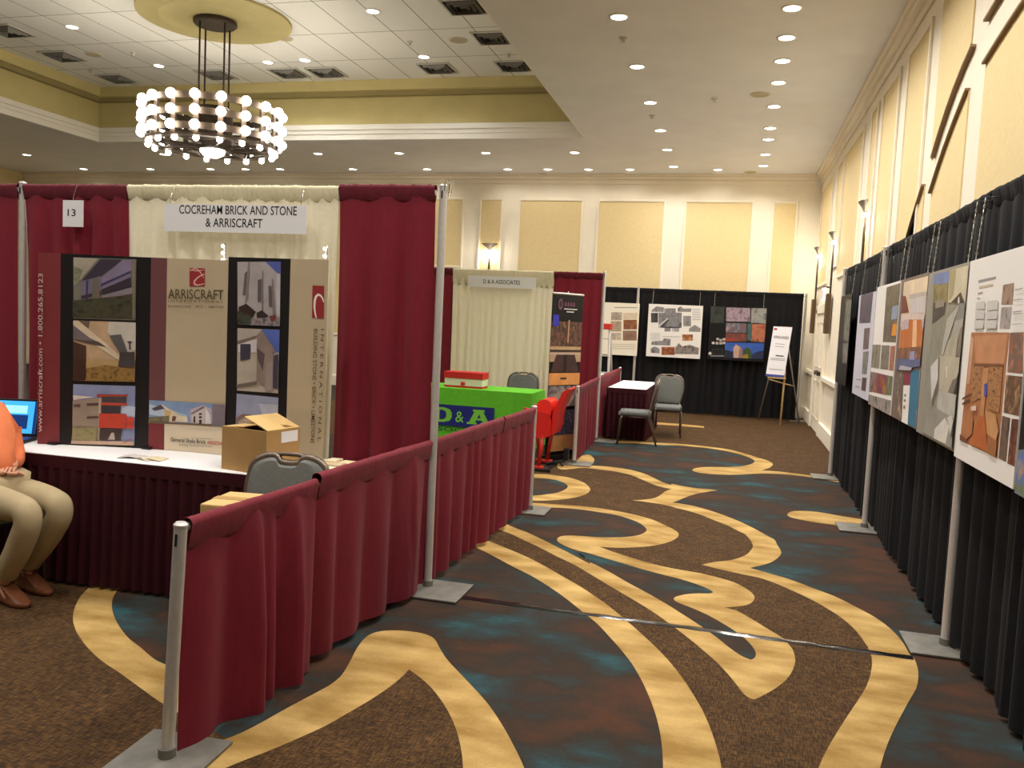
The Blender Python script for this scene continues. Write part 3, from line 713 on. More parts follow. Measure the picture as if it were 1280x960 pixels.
def drape(label, p0, p1, ztop, m, mp, pitch=0.16, amp=0.035, seed=1.0, zbot=0.025, pocket=0.10, group=None, facing=None, folds=(), spread=0.0, sag=0.0, gather=1.0):
    """cloth hanging from a crossbar between p0 and p1 (plan points); facing = side the folds bulge to"""
    A = Vector((p0[0], p0[1], 0)); B = Vector((p1[0], p1[1], 0)); Ln = (B-A).length; u = (B-A)/Ln; n = Vector((-u.y, u.x, 0))
    if facing is not None and n.dot(Vector((facing[0], facing[1], 0))) < 0: n = -n
    t = thing('drape', label, 'drape', ((A+B)/2), 0, group)
    rnd = random.Random(int(seed*1000))
    # irregular pleats: cumulative widths
    cuts = [0.0]
    while cuts[-1] < Ln: cuts.append(cuts[-1]+pitch*rnd.uniform(0.55, 1.5))
    amps = [amp*rnd.uniform(0.35, 1.25) for _ in cuts]; skew = [rnd.uniform(-0.05, 0.05) for _ in cuts]
    def off(s, g):
        # g: 0 at the bar .. 1 at the hem
        i = 0
        s2 = s + g*hnoise(s*2.2, seed)*0.035
        while i+2 < len(cuts) and cuts[i+1] <= s2: i += 1
        f = (s2-cuts[i])/max(1e-4, cuts[i+1]-cuts[i]); f = min(max(f, 0), 1)
        a_ = amps[i]
        grow = 0.10+0.30*min(1, g*8)+0.60*min(1.0, g*1.6)
        v = a_*grow*(math.sin(PI*f)**1.3*2-1)
        for (fs, fw, fd) in folds:
            q = (s-fs)/fw
            v += fd*math.exp(-q*q)*min(1.0, 0.4+g)
        return v + 0.012*g*hnoise(s*5, seed+3)
    zb = ztop-pocket
    def sg(s): return -sag*math.sin(PI*s/Ln)
    a = NB(); step = min(0.022, pitch/7); ns = max(6, int(Ln/step)); nz = 12
    cols = []
    for i in range(ns+1):
        s = Ln*i/ns; col = []
        for j in range(nz+1):
            g = j/nz
            z = (ztop-0.035)*(1-g)+zbot*g + sg(s)*(1-g)
            if j == nz: z += 0.012*hnoise(s*6, seed+1)*0.6
            o = off(s, g)*min(1.0, 0.25+g*7)
            e = (0.5-s/Ln)*spread*g*g
            col.append(a.verts.new(A+u*(s-e)+n*(o+0.012*(1-g))+Vector((0, 0, z))))
        cols.append(col)
    for i in range(ns):
        for j in range(nz): a.faces.new((cols[i][j], cols[i][j+1], cols[i+1][j+1], cols[i+1][j]))
    body = obj('drape_cloth', a, m, t, True, True)
    # pocket: gathered sleeve round the bar
    a = NB(); st = 0.012; ns = max(8, int(Ln/st)); rings = []
    seg = 12
    for i in range(ns+1):
        s = Ln*i/ns; ring = []
        wv = gather*(0.004*math.sin(s*2*PI/0.034+4*hnoise(s*9, seed))*(0.6+0.6*hnoise(s*4, seed+2)) + 0.005*hnoise(s*40, seed)) + 0.005*hnoise(s*6, seed+5)
        for k in range(seg):
            th = 2*PI*k/seg
            top = math.cos(th)
            z = ztop-0.022+ (0.022+abs(wv)*0.8)*top if top > 0 else ztop-0.022+(pocket-0.018)*top
            w = (0.024+wv)*math.sin(th)*(1.0 if top > -0.3 else 0.62)
            ring.append(a.verts.new(A+u*s+n*(w+0.006)+Vector((0, 0, z+sg(s)))))
        rings.append(ring)
    for i in range(ns):
        for k in range(seg): a.faces.new((rings[i][k], rings[i][(k+1) % seg], rings[i+1][(k+1) % seg], rings[i+1][k]))
    obj('rod_pocket', a, mp, t, True, True)
    return t
PN, PM, PE = (-1.893, 2.625), (-1.745, 4.853), (-1.65, 7.23)
GP = 'aluminium drape posts'
post('short aluminium drape post nearest the camera at the end of the low burgundy rail', PN[0]-0.03, PN[1]-0.012, 0.888, 0.05, 0.34, lean=0.045)
post('tall aluminium drape post where low burgundy rail meets the high ivory and burgundy backdrop', PM[0]+0.012, PM[1]+0.01, 2.46, 0, 0.36, pdx=0.08, pdy=-0.05)
post('short aluminium drape post ending the second low burgundy rail, before the red seat', PE[0], PE[1], 0.93, 0, 0.34, pdx=0.0)
post('tall aluminium drape post left of the booth number card', -4.79, 4.853, 2.46, 0, 0.36)
crossbar('aluminium crossbar inside the front low burgundy rail', PN, PM, 0.872)
crossbar('aluminium crossbar inside the second low burgundy rail', PM, PE, 0.895)
crossbar('aluminium crossbar holding the ivory and burgundy drapes behind the tabletop display', (-4.79, 4.853), (PM[0], 4.853), 2.42)
crossbar('aluminium crossbar holding the burgundy drape at the far left edge', (-7.0, 4.853), (-4.79, 4.853), 2.42)
def along(P, Q, t): return (P[0]+(Q[0]-P[0])*t, P[1]+(Q[1]-P[1])*t)
AIS = (1, 0)
drape('low burgundy rail drape nearest the camera beside the bare short post', along(PN, PM, 0.012), along(PN, PM, 0.405), 0.905, M_BURG, M_BURGR, 0.20, 0.028, 2.1, facing=AIS, folds=((0.42, 0.05, 0.07), (0.70, 0.06, 0.09)), zbot=0.012, pocket=0.12, gather=0.3, spread=0.0)
drape('low burgundy rail drape just before the tall post, plain middle part of front rail', along(PN, PM, 0.41), along(PN, PM, 0.985), 0.93, M_BURG, M_BURGR, 0.22, 0.024, 3.3, facing=AIS, folds=((1.02, 0.07, 0.06),), zbot=0.04, pocket=0.12, gather=0.3)
drape('low burgundy rail drape just beyond the tall post, in front of the green table', along(PM, PE, 0.015), along(PM, PE, 0.60), 0.93, M_BURG, M_BURGR, 0.20, 0.03, 4.7, facing=AIS, zbot=0.04, pocket=0.12, gather=0.3)
drape('low burgundy rail drape ending at the short post before the red seat', along(PM, PE, 0.61), along(PM, PE, 0.985), 0.93, M_BURG, M_BURGR, 0.2, 0.03, 5.2, facing=AIS, zbot=0.04, pocket=0.12, gather=0.3)
YD = 4.853; CAMS = (0, -1)
drape('tall burgundy drape at the far left edge, left of the tall post', (-7.0, YD), (-4.82, YD), 2.455, M_BURG, M_BURGD, 0.16, 0.035, 6.1, facing=CAMS)
drape('tall burgundy drape behind the white number card', (-4.765, YD), (-3.93, YD), 2.455, M_BURG, M_BURGD, 0.19, 0.048, 7.4, facing=CAMS)
drape('tall ivory drape behind the two-line booth name sign', (-3.925, YD), (-2.405, YD), 2.455, M_IVORY, M_IVORYD, 0.10, 0.036, 8.8, facing=CAMS, spread=-0.03)
drape('tall burgundy drape beside the tall post, right of the ivory drape', (-2.40, YD), (PM[0]-0.03, YD), 2.465, M_BURG, M_BURGD, 0.17, 0.050, 9.9, facing=CAMS, spread=0.06)
# hooks left on top of the tall post
a = NB()
for dx in (0.02, 0.05):
    tube(a, [(PM[0]+dx, YD-0.005, 2.40), (PM[0]+dx+0.006, YD-0.01, 2.47), (PM[0]+dx+0.018, YD-0.01, 2.50), (PM[0]+dx+0.028, YD-0.01, 2.47), (PM[0]+dx+0.022, YD-0.01, 2.42)], 0.004, 6)
o = auto(obj('wire_hook', a, M_CHROME)); tag(o, 'pair of thin wire hooks hanging at the top of the tall post', 'hook')

# booth beyond: ivory and burgundy
YA = 12.05; PA = (-1.835, YA); PA0 = (-1.745, 9.91); PA2 = (-1.90, 15.0)
post('tall post at the right end of the small ivory and burgundy backdrop', PA[0]+0.012, PA[1]+0.015, 2.43, 0, 0.34, pdx=0.12, pdy=-0.02)
post('short post beside the red seat starting the low burgundy rail', PA0[0], PA0[1], 0.93, 0, 0.34, pdx=0.05)
post('short post at the far end of the low burgundy rail behind the white table', PA2[0], PA2[1], 0.93, 0, 0.30)
post('tall post at the left end of the small ivory and burgundy backdrop', -4.92, YA, 2.43, 0, 0.34)
crossbar('crossbar holding the small ivory and burgundy backdrop behind the green table', (-4.92, YA), PA, 2.38)
crossbar('crossbar of the low burgundy rail beside the red seat', PA0, PA, 0.895)
crossbar('crossbar of the low burgundy rail behind the white table', PA, PA2, 0.895)
drape('burgundy drape left of the small ivory drape behind the green table', (-4.90, YA), (-4.09, YA), 2.41, M_BURG, M_BURGD, 0.16, 0.03, 11.3, facing=CAMS)
drape('ivory drape behind the green table', (-4.085, YA), (-2.555, YA), 2.41, M_IVORY, M_IVORYD, 0.11, 0.036, 12.6, facing=CAMS, pocket=0.24)
drape('burgundy drape behind the tall roll-up banner', (-2.55, YA), (-1.842, YA), 2.41, M_BURG, M_BURGD, 0.17, 0.03, 13.1, facing=CAMS)
drape('low burgundy rail drape right of the red seat', along(PA0, PA, 0.02), along(PA0, PA, 0.985), 0.93, M_BURG, M_BURGR, 0.18, 0.03, 14.2, facing=AIS)
drape('low burgundy rail drape left of the small white table', along(PA, PA2, 0.015), along(PA, PA2, 0.99), 0.93, M_BURG, M_BURGR, 0.18, 0.03, 15.8, facing=AIS)

# black backdrops
YK = 17.0
post('tall post in the black back drape between the two white boards', -1.87, YK-0.06, 2.46, 0, 0.34)
post('tall post at the right end of the black back drape', 1.30, YK+0.06, 2.44, 0, 0.30)
crossbar('crossbar across the left part of the black back drape', (-6.0, YK), (-1.87, YK), 2.40)
crossbar('crossbar across the right part of the black back drape', (-1.87, YK), (1.30, YK), 2.40)
drape('black back drape left of its middle post', (-6.0, YK), (-1.89, YK), 2.44, M_BLACKC, M_BLACKC, 0.17, 0.04, 21.0, facing=CAMS)
drape('black back drape behind the easel and the two square boards', (-1.85, YK), (1.25, YK), 2.44, M_BLACKC, M_BLACKC, 0.17, 0.04, 22.0, facing=CAMS, spread=0.0)
XK = 1.295
RP = ((1.236, 5.01), (1.222, 7.88), (1.222, 10.62))
post('aluminium post before the black side drape, nearest the camera', RP[0][0], RP[0][1], 2.08, 0, 0.34, pdx=-0.04, pdy=-0.03)
post('aluminium post before the black side drape, second from the camera', RP[1][0], RP[1][1], 2.45, 0, 0.34, pdx=-0.06, pdy=-0.05)
post('aluminium post before the black side drape, at its far end', RP[2][0], RP[2][1], 2.46, 0, 0.34, pdx=-0.05, pdy=-0.12)
ys = (1.4, 5.01, 7.88, 10.62)
nm = ('nearest the camera at the right edge', 'between the nearest and second posts', 'between the second and last posts')
for i in range(3):
    crossbar('crossbar of the black side drape, ' + nm[i], (XK, ys[i]), (XK, ys[i+1]), 2.44)
    drape('black side drape hanging along the right wall, ' + nm[i], (XK, ys[i]+0.01), (XK, ys[i+1]-0.01), 2.485, M_BLACKC, M_BLACKC, 0.16, 0.038, 31.0+i, facing=(-1, 0), sag=0.012)
crossbar('short crossbar at the far end of the black side drape', (XK, 10.62), (XK, 11.15), 2.44)
drape('narrow black side drape at the far end of the row, before the exit door', (XK, 10.63), (XK, 11.12), 2.485, M_BLACKC, M_BLACKC, 0.15, 0.04, 36.0, facing=(-1, 0), spread=-0.12)

# ================================================================== SIGNS
def card(name, label, cat, x0, x1, z0, z1, y, m=M_CARD, th=0.006, group=None, hookto=4.853, hookz=2.437):
    t = thing(name, label, cat, ((x0+x1)/2, y, z0), 0, group)
    a = NB(); box(a, (x0, y-th/2, z0), (x1, y+th/2, z1)); obj('card', a, m, t, False, True)
    for hx in ((x0+0.04, x1-0.04) if x1-x0 > 0.5 else ((x0+x1)/2,)):
        a = NB(); tube(a, [(hx, y+0.004, z1-0.02), (hx, y, z1+0.02), (hx, y+0.03, z1+0.10), (hx, hookto, hookz)], 0.0025, 5); obj('hanging_wire', a, M_CHROME, t, True, True)
    return t
YS = 4.775
s1 = card('number_card', 'white card with the number 13 pinned to the burgundy drape', 'sign', -4.385, -4.225, 2.165, 2.34, YS)
q0 = ypl(85, 270, YS); q1 = ypl(95, 270, YS)
text('lettering', '13', (q0.x, YS-0.003, q0.z), (q1.x, YS-0.003, q0.z), (0, -1, 0), 0.045, M_INKK, s1)
s2 = card('booth_sign', 'white two-line booth name sign hanging on the tall ivory drape', 'sign', -3.60, -2.585, 2.15, 2.325, YS)
for st, a0, a1, yb, hh in (('COCREHAM BRICK AND STONE', 224, 371, 268, 0.054), ('& ARRISCRAFT', 257, 328, 284, 0.054)):
    A = ypl(a0, yb, YS-0.003); B = ypl(a1, yb, YS-0.003); z = (A.z+B.z)/2
    text('lettering', st, (A.x, YS-0.003, z), (B.x, YS-0.003, z), (0, -1, 0), hh, M_INKK, s2)
YS2 = YA-0.08
s3 = card('booth_sign', 'white one-line booth name sign on the ivory drape behind the green table', 'sign', -3.83, -2.80, 2.145, 2.31, YS2, hookto=YA, hookz=2.397)
A = ypl(604, 355, YS2-0.003); B = ypl(650, 355, YS2-0.003); z = (A.z+B.z)/2
text('lettering', 'D & A ASSOCIATES', (A.x, YS2-0.003, z), (B.x, YS2-0.003, z), (0, -1, 0), 0.058, M_INKK, s3)

# ================================================================== TABLES
def skirted_table(name, label, x0, x1, y0, y1, zt=0.76, pitch=0.075, seed=1.0, faces=('f', 'r', 'l')):
    t = thing(name, label, 'table', ((x0+x1)/2, (y0+y1)/2, 0))
    a = NB(); box(a, (x0, y0, zt-0.006), (x1, y1, zt), 0.003)
    obj('white_top', a, M_WHITE, t, False, True)
    a = NB(); box(a, (x0+0.01, y0+0.01, zt-0.035), (x1-0.01, y1-0.01, zt-0.0065)); obj('table_board', a, M_BLACKP, t, False, True)
    for lx in (x0+0.12, x1-0.12):
        for ly in (y0+0.12, y1-0.12):
            a = NB(); tube(a, [(lx, ly, 0), (lx, ly, zt-0.04)], 0.016, 8); obj('leg', a, M_STEEL, t, True, True)
    path = [(x0, y1), (x0, y0), (x1, y0), (x1, y1)]
    a = NB(); cols = []; rnd = random.Random(int(seed*77)); nz = 6
    d = 0.0; pts = []
    for i in range(3):
        A = Vector((path[i][0], path[i][1], 0)); B = Vector((path[i+1][0], path[i+1][1], 0)); L = (B-A).length; u = (B-A)/L; n = Vector((u.y, -u.x, 0))
        k = max(4, int(L/(pitch/6)))
        for j in range(k+1): pts.append((A+u*(L*j/k), n, d+L*j/k))
        d += L
    ph = [rnd.uniform(0, 6.28) for _ in range(4)]
    for p, n, s in pts:
        col = []
        for j in range(nz+1):
            g = j/nz; z = (zt-0.004)*(1-g)+0.02*g
            w = (0.004+0.016*min(1, g*2.2))*math.sin(2*PI*s/pitch+0.9*math.sin(s*7+ph[0])+g*0.5*math.sin(s*3+ph[1])) + 0.012*g*math.sin(s*4+ph[2])
            col.append(a.verts.new(p+n*(0.012+w+0.02*g)+Vector((0, 0, z))))
        cols.append(col)
    for i in range(len(cols)-1):
        for j in range(nz): a.faces.new((cols[i][j], cols[i][j+1], cols[i+1][j+1], cols[i+1][j]))
    obj('skirt', a, M_SKIRT, t, True, True)
    a = NB()
    box(a, (x0-0.016, y0-0.018, zt-0.075), (x1+0.016, y0-0.012, zt-0.002)); box(a, (x0-0.018, y0-0.012, zt-0.075), (x0-0.012, y1, zt-0.002)); box(a, (x1+0.012, y0-0.012, zt-0.075), (x1+0.018, y1, zt-0.002))
    obj('skirt_band', a, M_SKIRT, t, False, True)
    return t
TF, TB = 4.13, 4.80
skirted_table('skirted_table', 'long white-topped table with dark burgundy skirt carrying the curved display', -4.62, -2.02, TF, TB, 0.76, 0.075, 1.0)
skirted_table('skirted_table', 'small white-topped table with burgundy skirt beside two grey chairs', -1.74, -1.18, 12.46, 14.25, 0.76, 0.075, 2.0)
# far white table glimpsed behind the ladder
t = thing('white_table', 'white-topped folding table glimpsed behind the step ladder', 'table', (-2.45, 15.9, 0))
a = NB(); box(a, (-0.38, -0.4, 0.735), (0.38, 0.4, 0.76), 0.006); obj('table_top', a, M_WHITE, t)
for sx in (-1, 1):
    for sy in (-1, 1):
        a = NB(); tube(a, [(0.31*sx, 0.33*sy, 0), (0.31*sx, 0.33*sy, 0.735)], 0.014, 8); obj('leg', a, M_STEEL, t, True)

# green cloth table
GX0, GX1, GY0, GY1 = -4.26, -2.43, 10.46, 11.20
t = thing('folding_table', 'folding table hidden under the bright green cloth', 'table', ((GX0+GX1)/2, (GY0+GY1)/2, 0))
a = NB(); box(a, (GX0+0.01, GY0+0.01, 0.725), (GX1-0.01, GY1-0.01, 0.752), 0.004); obj('table_top', a, M_BLACKP, t, False, True)
for lx in (GX0+0.15, GX1-0.15):
    for ly in (GY0+0.14, GY1-0.14):
        a = NB(); tube(a, [(lx, ly, 0), (lx, ly, 0.725)], 0.016, 8); obj('leg', a, M_STEEL, t, True, True)
M_GREEN = mat('bright_green_cloth', (104, 198, 44), 0.8, var=0.06, scale=20)
t = thing('tablecloth', 'bright green tablecloth with blue D and A logo, draped to the floor', 'tablecloth', ((GX0+GX1)/2, (GY0+GY1)/2, 0.76))
def cloth_drop():
    a = NB(); path = []
    cr = 0.03
    cs = [(GX1, GY1), (GX1, GY0), (GX0, GY0), (GX0, GY1)]
    pts = []; d = 0
    for i in range(4):
        A = Vector((cs[i][0], cs[i][1], 0)); B = Vector((cs[(i+1) % 4][0], cs[(i+1) % 4][1], 0)); L = (B-A).length; u = (B-A)/L; n = Vector((u.y, -u.x, 0))
        if n.dot(A-Vector(((GX0+GX1)/2, (GY0+GY1)/2, 0))) < 0: n = -n
        k = int(L/0.03)
        for j in range(k): pts.append((A+u*(L*j/k), n, L*j/k, L, u))
    rings = []
    nz = 10
    for p, n, s, L, u in pts:
        e = min(s, L-s)
        col = []
        for j in range(nz+1):
            g = j/nz; z = 0.762*(1-g)+0.015*g
            corner = math.exp(-(e/0.10)**2)
            w = 0.006+0.012*g+corner*g*0.075 + 0.016*g*math.exp(-(e/0.32)**2)*math.cos(e*2*PI/0.15)
            w += 0.006*g*math.sin(s*5+1)
            nn = n
            col.append(a.verts.new(p+nn*w+(u*(-1 if s < L-s else 1))*corner*g*0.02+Vector((0, 0, z))))
        rings.append(col)
    m = len(rings)
    for i in range(m):
        for j in range(nz): a.faces.new((rings[i][j], rings[i][j+1], rings[(i+1) % m][j+1], rings[(i+1) % m][j]))
    a.faces.new([r[0] for r in rings])
    return a
auto(obj('cloth', cloth_drop(), M_GREEN, t, True, True), 50)
M_NAVY = mat('navy_print', (36, 44, 122), 0.6, var=0.08, scale=30); M_LGREEN = mat('light_green_print', (128, 208, 64), 0.6); M_DGREEN = mat('dark_green_print', (30, 84, 40), 0.6)
GL = GY0-0.034
def PG(x, y): return ypl(x, y, GL)
lg = lambda P: K(540, 455, 8.533, P)
NRM = (0, -1, 0)
x0 = PG(531, 500); x1 = PG(616, 520)
zt_ = PG(580, 500).z; zb_ = PG(580, 529).z
def PGr(u, v):  # logo panel coordinates 0..1
    return Vector((-3.86+(u*0.955), GL, 0.27+v*0.275))
bl = [(M_NAVY, [(0, 0), (1, 0), (1, 1), (0, 1)])]
def glyph(o, ring, m=M_LGREEN): return (m, [(o[0]+p[0], o[1]+p[1]) for p in ring])
# D: slab capital
D = [(0.10, 0.16), (0.29, 0.16), (0.37, 0.24), (0.40, 0.40), (0.40, 0.62), (0.37, 0.78), (0.29, 0.86), (0.10, 0.86), (0.10, 0.76), (0.145, 0.76), (0.145, 0.26), (0.10, 0.26)]
Dh = [(0.225, 0.28), (0.27, 0.28), (0.305, 0.34), (0.32, 0.44), (0.32, 0.58), (0.305, 0.68), (0.27, 0.74), (0.225, 0.74)]
Ag = [(0.62, 0.16), (0.76, 0.16), (0.76, 0.25), (0.735, 0.25), (0.75, 0.36), (0.83, 0.36), (0.845, 0.25), (0.815, 0.25), (0.815, 0.16), (0.965, 0.16), (0.965, 0.25), (0.935, 0.25), (0.845, 0.77), (0.865, 0.77), (0.865, 0.86), (0.70, 0.86), (0.70, 0.77), (0.725, 0.77), (0.65, 0.25), (0.62, 0.25)]
Ah = [(0.765, 0.46), (0.815, 0.46), (0.79, 0.66)]
prints('logo', t, PGr, 0.002, NRM, bl+[glyph((0, 0), D), (M_NAVY, Dh), glyph((0, 0), Ag), (M_NAVY, Ah)])
text('lettering', '&', PGr(0.455, 0.22)+Vector((0, -0.0045, 0)), PGr(0.575, 0.22)+Vector((0, -0.0045, 0)), NRM, 0.14, M_LGREEN, t)
text('lettering', 'ASSOCIATES', PGr(0.0, -0.25)+Vector((0, -0.003, 0)), PGr(1.0, -0.25)+Vector((0, -0.003, 0)), NRM, 0.05, M_DGREEN, t)
# red and white document box
t = thing('storage_box', 'red and white cardboard storage box standing on the green table', 'box', (-3.40, 10.74, 0.7635))
M_RED = mat('red_card', (206, 44, 40), 0.6); M_BOXW = mat('cream_card', (226, 216, 196), 0.7)
a = NB(); box(a, (-0.26, -0.13, 0.0), (0.26, 0.13, 0.16), 0.004); obj('carton', a, M_BOXW, t)
a = NB(); box(a, (-0.263, -0.133, 0.0), (0.263, 0.133, 0.025)); obj('bottom_band', a, M_RED, t)
a = NB(); box(a, (-0.27, -0.14, 0.12), (0.27, 0.14, 0.205), 0.005); obj('lid', a, M_RED, t)
a = NB(); box(a, (-0.035, -0.1345, 0.03), (0.025, -0.13, 0.075)); box(a, (-0.24, -0.1415, 0.165), (-0.14, -0.14, 0.172)); obj('mark', a, [M_RED], t)

# ================================================================== CHAIRS
def banquet_chair(label, loc, rotz, group='grey banquet chairs'):
    """faces -Y; seat centre at origin"""
    t = thing('banquet_chair', label, 'chair', loc, rotz, group)
    hw = 0.21
    a = NB()
    seat = [(-0.20, -0.22), (-0.17, -0.245), (0.17, -0.245), (0.20, -0.22), (0.205, 0.16), (0.18, 0.20), (-0.18, 0.20), (-0.205, 0.16)]
    P = cat_rom([(x, y, 0) for x, y in seat], 3)
    zs = ((0.405, 0.90), (0.42, 1.0), (0.455, 1.0), (0.475, 0.94), (0.482, 0.75))
    rings = [[a.verts.new((p.x*k, (p.y+0.02)*k-0.02, z)) for p in P] for z, k in zs]
    for r0, r1 in zip(rings, rings[1:]):
        for i in range(len(P)): a.faces.new((r0[i], r0[(i+1) % len(P)], r1[(i+1) % len(P)], r1[i]))
    a.faces.new(rings[0]); a.faces.new(rings[-1]); obj('seat', a, M_CHAIRU, t, True)
    # back: tapered shield leaning back, rounded top with a hand notch
    prof = [(-0.165, 0.0), (-0.205, 0.20), (-0.205, 0.30), (-0.185, 0.375), (-0.13, 0.41), (-0.075, 0.415), (-0.045, 0.385), (0.045, 0.385), (0.075, 0.415), (0.13, 0.41), (0.185, 0.375), (0.205, 0.30), (0.205, 0.20), (0.165, 0.0)]
    def bp(x, h, d): return Vector((x, 0.205+0.20*h+d, 0.50+h))
    a = NB(); P = cat_rom([(x, h, 0) for x, h in prof], 3, True, (0, len(prof)-1))
    fr = [bp(p.x, p.y, -0.022) for p in P]; bk = [bp(p.x, p.y, 0.022) for p in P]
    fi = [bp(p.x*0.88, 0.03+p.y*0.90, -0.036) for p in P]
    V0 = [a.verts.new(v) for v in fr]; V1 = [a.verts.new(v) for v in bk]; V2 = [a.verts.new(v) for v in fi]; n = len(P)
    for i in range(n):
        j = (i+1) % n
        a.faces.new((V0[i], V0[j], V1[j], V1[i])); a.faces.new((V0[i], V0[j], V2[j], V2[i]))
    a.faces.new(V1); a.faces.new(V2)
    auto(obj('backrest', a, M_CHAIRU, t), 35)
    rim = [bp(p.x*1.03, p.y*1.02, 0) for p in P]
    a = NB(); tube(a, rim, 0.020, 8, False, 0, False); obj('back_frame', a, M_CHAIRF, t, True)
    a = NB(); tube(a, [bp(-0.085, 0.425, 0), bp(-0.04, 0.437, 0), bp(0.04, 0.437, 0), bp(0.085, 0.425, 0)], 0.012, 6); obj('handle', a, M_CHAIRF, t, True)
    for s in (-1, 1):
        a = NB(); tube(a, [(s*0.19, -0.20, 0.405), (s*0.20, -0.225, 0.36), (s*0.205, -0.25, 0.0)], 0.013, 8); obj('leg', a, M_CHAIRF, t, True)
        a = NB(); tube(a, [(s*0.172, 0.205, 0.51), (s*0.19, 0.17, 0.40), (s*0.20, 0.19, 0.34), (s*0.205, 0.30, 0.0)], 0.013, 8); obj('leg', a, M_CHAIRF, t, True)
    a = NB(); tube(a, [(-0.19, -0.21, 0.395), (0.19, -0.21, 0.395), (0.19, 0.17, 0.395), (-0.19, 0.17, 0.395)], 0.012, 6, False, 0, True); obj('seat_frame', a, M_CHAIRF, t, True)
    return t
ch1 = banquet_chair('grey-green banquet chair behind the low rail, its back by the brown box', (-2.14, 3.62, 0), 0.10)
dup(ch1, (-1.26, 12.16, 0), -PI/2+0.06, 'grey banquet chair seen side-on in front of the small white table')
dup(ch1, (-0.905, 13.32, 0), 0.08, 'grey banquet chair facing the camera at the right of the small white table')
dup(ch1, (-2.86, 11.52, 0), 0.05, 'grey banquet chair behind the green table')
dup(ch1, (-4.105, 3.885, 0), PI/2-0.22, 'dark banquet chair the seated person sits on at the left edge')

# ================================================================== CARDBOARD
def open_box(label, c, rotz, w, d, h):
    t = thing('cardboard_box', label, 'box', c, rotz)
    a = NB(); th = 0.006
    box(a, (-w/2, -d/2, 0), (w/2, d/2, th))
    box(a, (-w/2, -d/2, th), (w/2, -d/2+th, h)); box(a, (-w/2, d/2-th, th), (w/2, d/2, h)); box(a, (-w/2, -d/2+th, th), (-w/2+th, d/2-th, h)); box(a, (w/2-th, -d/2+th, th), (w/2, d/2-th, h))
    obj('carton', a, M_CARDB, t)
    def flap(p0, p1, out, up, ln):
        a = NB(); o = Vector(out)*ln+Vector((0, 0, up)); n = (Vector(p1)-Vector(p0)).cross(o).normalized()
        slab(a, [Vector(p0), Vector(p1), Vector(p1)+o, Vector(p0)+o], n, 0.005); obj('flap', a, M_CARDI, t)
    flap((-w/2, -d/2+th, h), (-w/2, d/2-th, h), (1, 0, 0), 0.012, w*0.48)
    flap((w/2, -d/2+th, h), (w/2, d/2-th, h), (-1, 0, 0), 0.065, w*0.52)
    flap((-w/2+0.01, d/2-0.004, h+0.004), (w/2-0.01, d/2-0.004, h+0.004), (0, -0.8, 0), 0.02, d*0.5)
    flap((-w/2+0.01, -d/2+0.004, h-0.004), (w/2-0.01, -d/2+0.004, h-0.004), (0, 0.9, 0), -0.05, d*0.5)
    a = NB(); box(a, (w/2, -0.02, h-0.075), (w/2+0.0015, d/2-0.02, h-0.012)); obj('address_label', a, M_CARD, t)
    return t
open_box('open brown cardboard box with loose flaps on the long display table', (-2.58, 4.305, 0.7605), -0.22, 0.335, 0.27, 0.245)
t = thing('cardboard_carton', 'taped brown carton resting on the chair seat behind the low rail', 'box', (-2.16, 3.545, 0.484), 0.12)
a = NB(); box(a, (-0.19, -0.15, 0), (0.19, 0.15, 0.285), 0.008); obj('carton', a, M_CARDI, t)
a = NB(); box(a, (-0.191, -0.03, 0.2851), (0.191, 0.03, 0.287)); box(a, (-0.1915, -0.03, 0.20), (-0.1900, 0.03, 0.287)); obj('tape', a, mat('parcel_tape', (186, 150, 96), 0.3), t)

# stone samples on the table
M_ST = [mat('sample_stone_%d' % i, c, 0.8, var=0.08, scale=30) for i, c in enumerate(((232, 214, 168), (216, 190, 138), (238, 226, 190), (206, 184, 150)))]
t = thing('sample_tray', 'white tray under the cream stone samples at the table end', 'tray', (-2.17, 4.45, 0.7605))
a = NB(); box(a, (-0.145, -0.20, 0), (0.145, 0.20, 0.008), 0.003); box(a, (-0.145, -0.20, 0.008), (-0.138, 0.20, 0.018)); box(a, (0.138, -0.20, 0.008), (0.145, 0.20, 0.018)); obj('tray_body', a, M_CARD, t)
SM = ('front left', 'front middle', 'front right', 'middle left', 'middle centre', 'middle right', 'back left', 'back middle', 'back right')
k = 0
for j in range(3):
    for i in range(3):
        x = -2.17+(i-1)*0.085; y = 4.45+(j-1)*0.125
        a = NB(); box(a, (-0.036, -0.052, 0), (0.036, 0.052, 0.028+0.004*((i+j) % 3)), 0.003)
        o = obj('stone_sample', a, M_ST[(i*2+j) % 4]); o.location = (x, y, 0.769); o.rotation_euler = (0, 0, random.uniform(-0.06, 0.06))
        tag(o, 'small cream stone sample block, %s in the tray at the table end' % SM[k], 'stone sample', 'stone samples in the tray'); k += 1
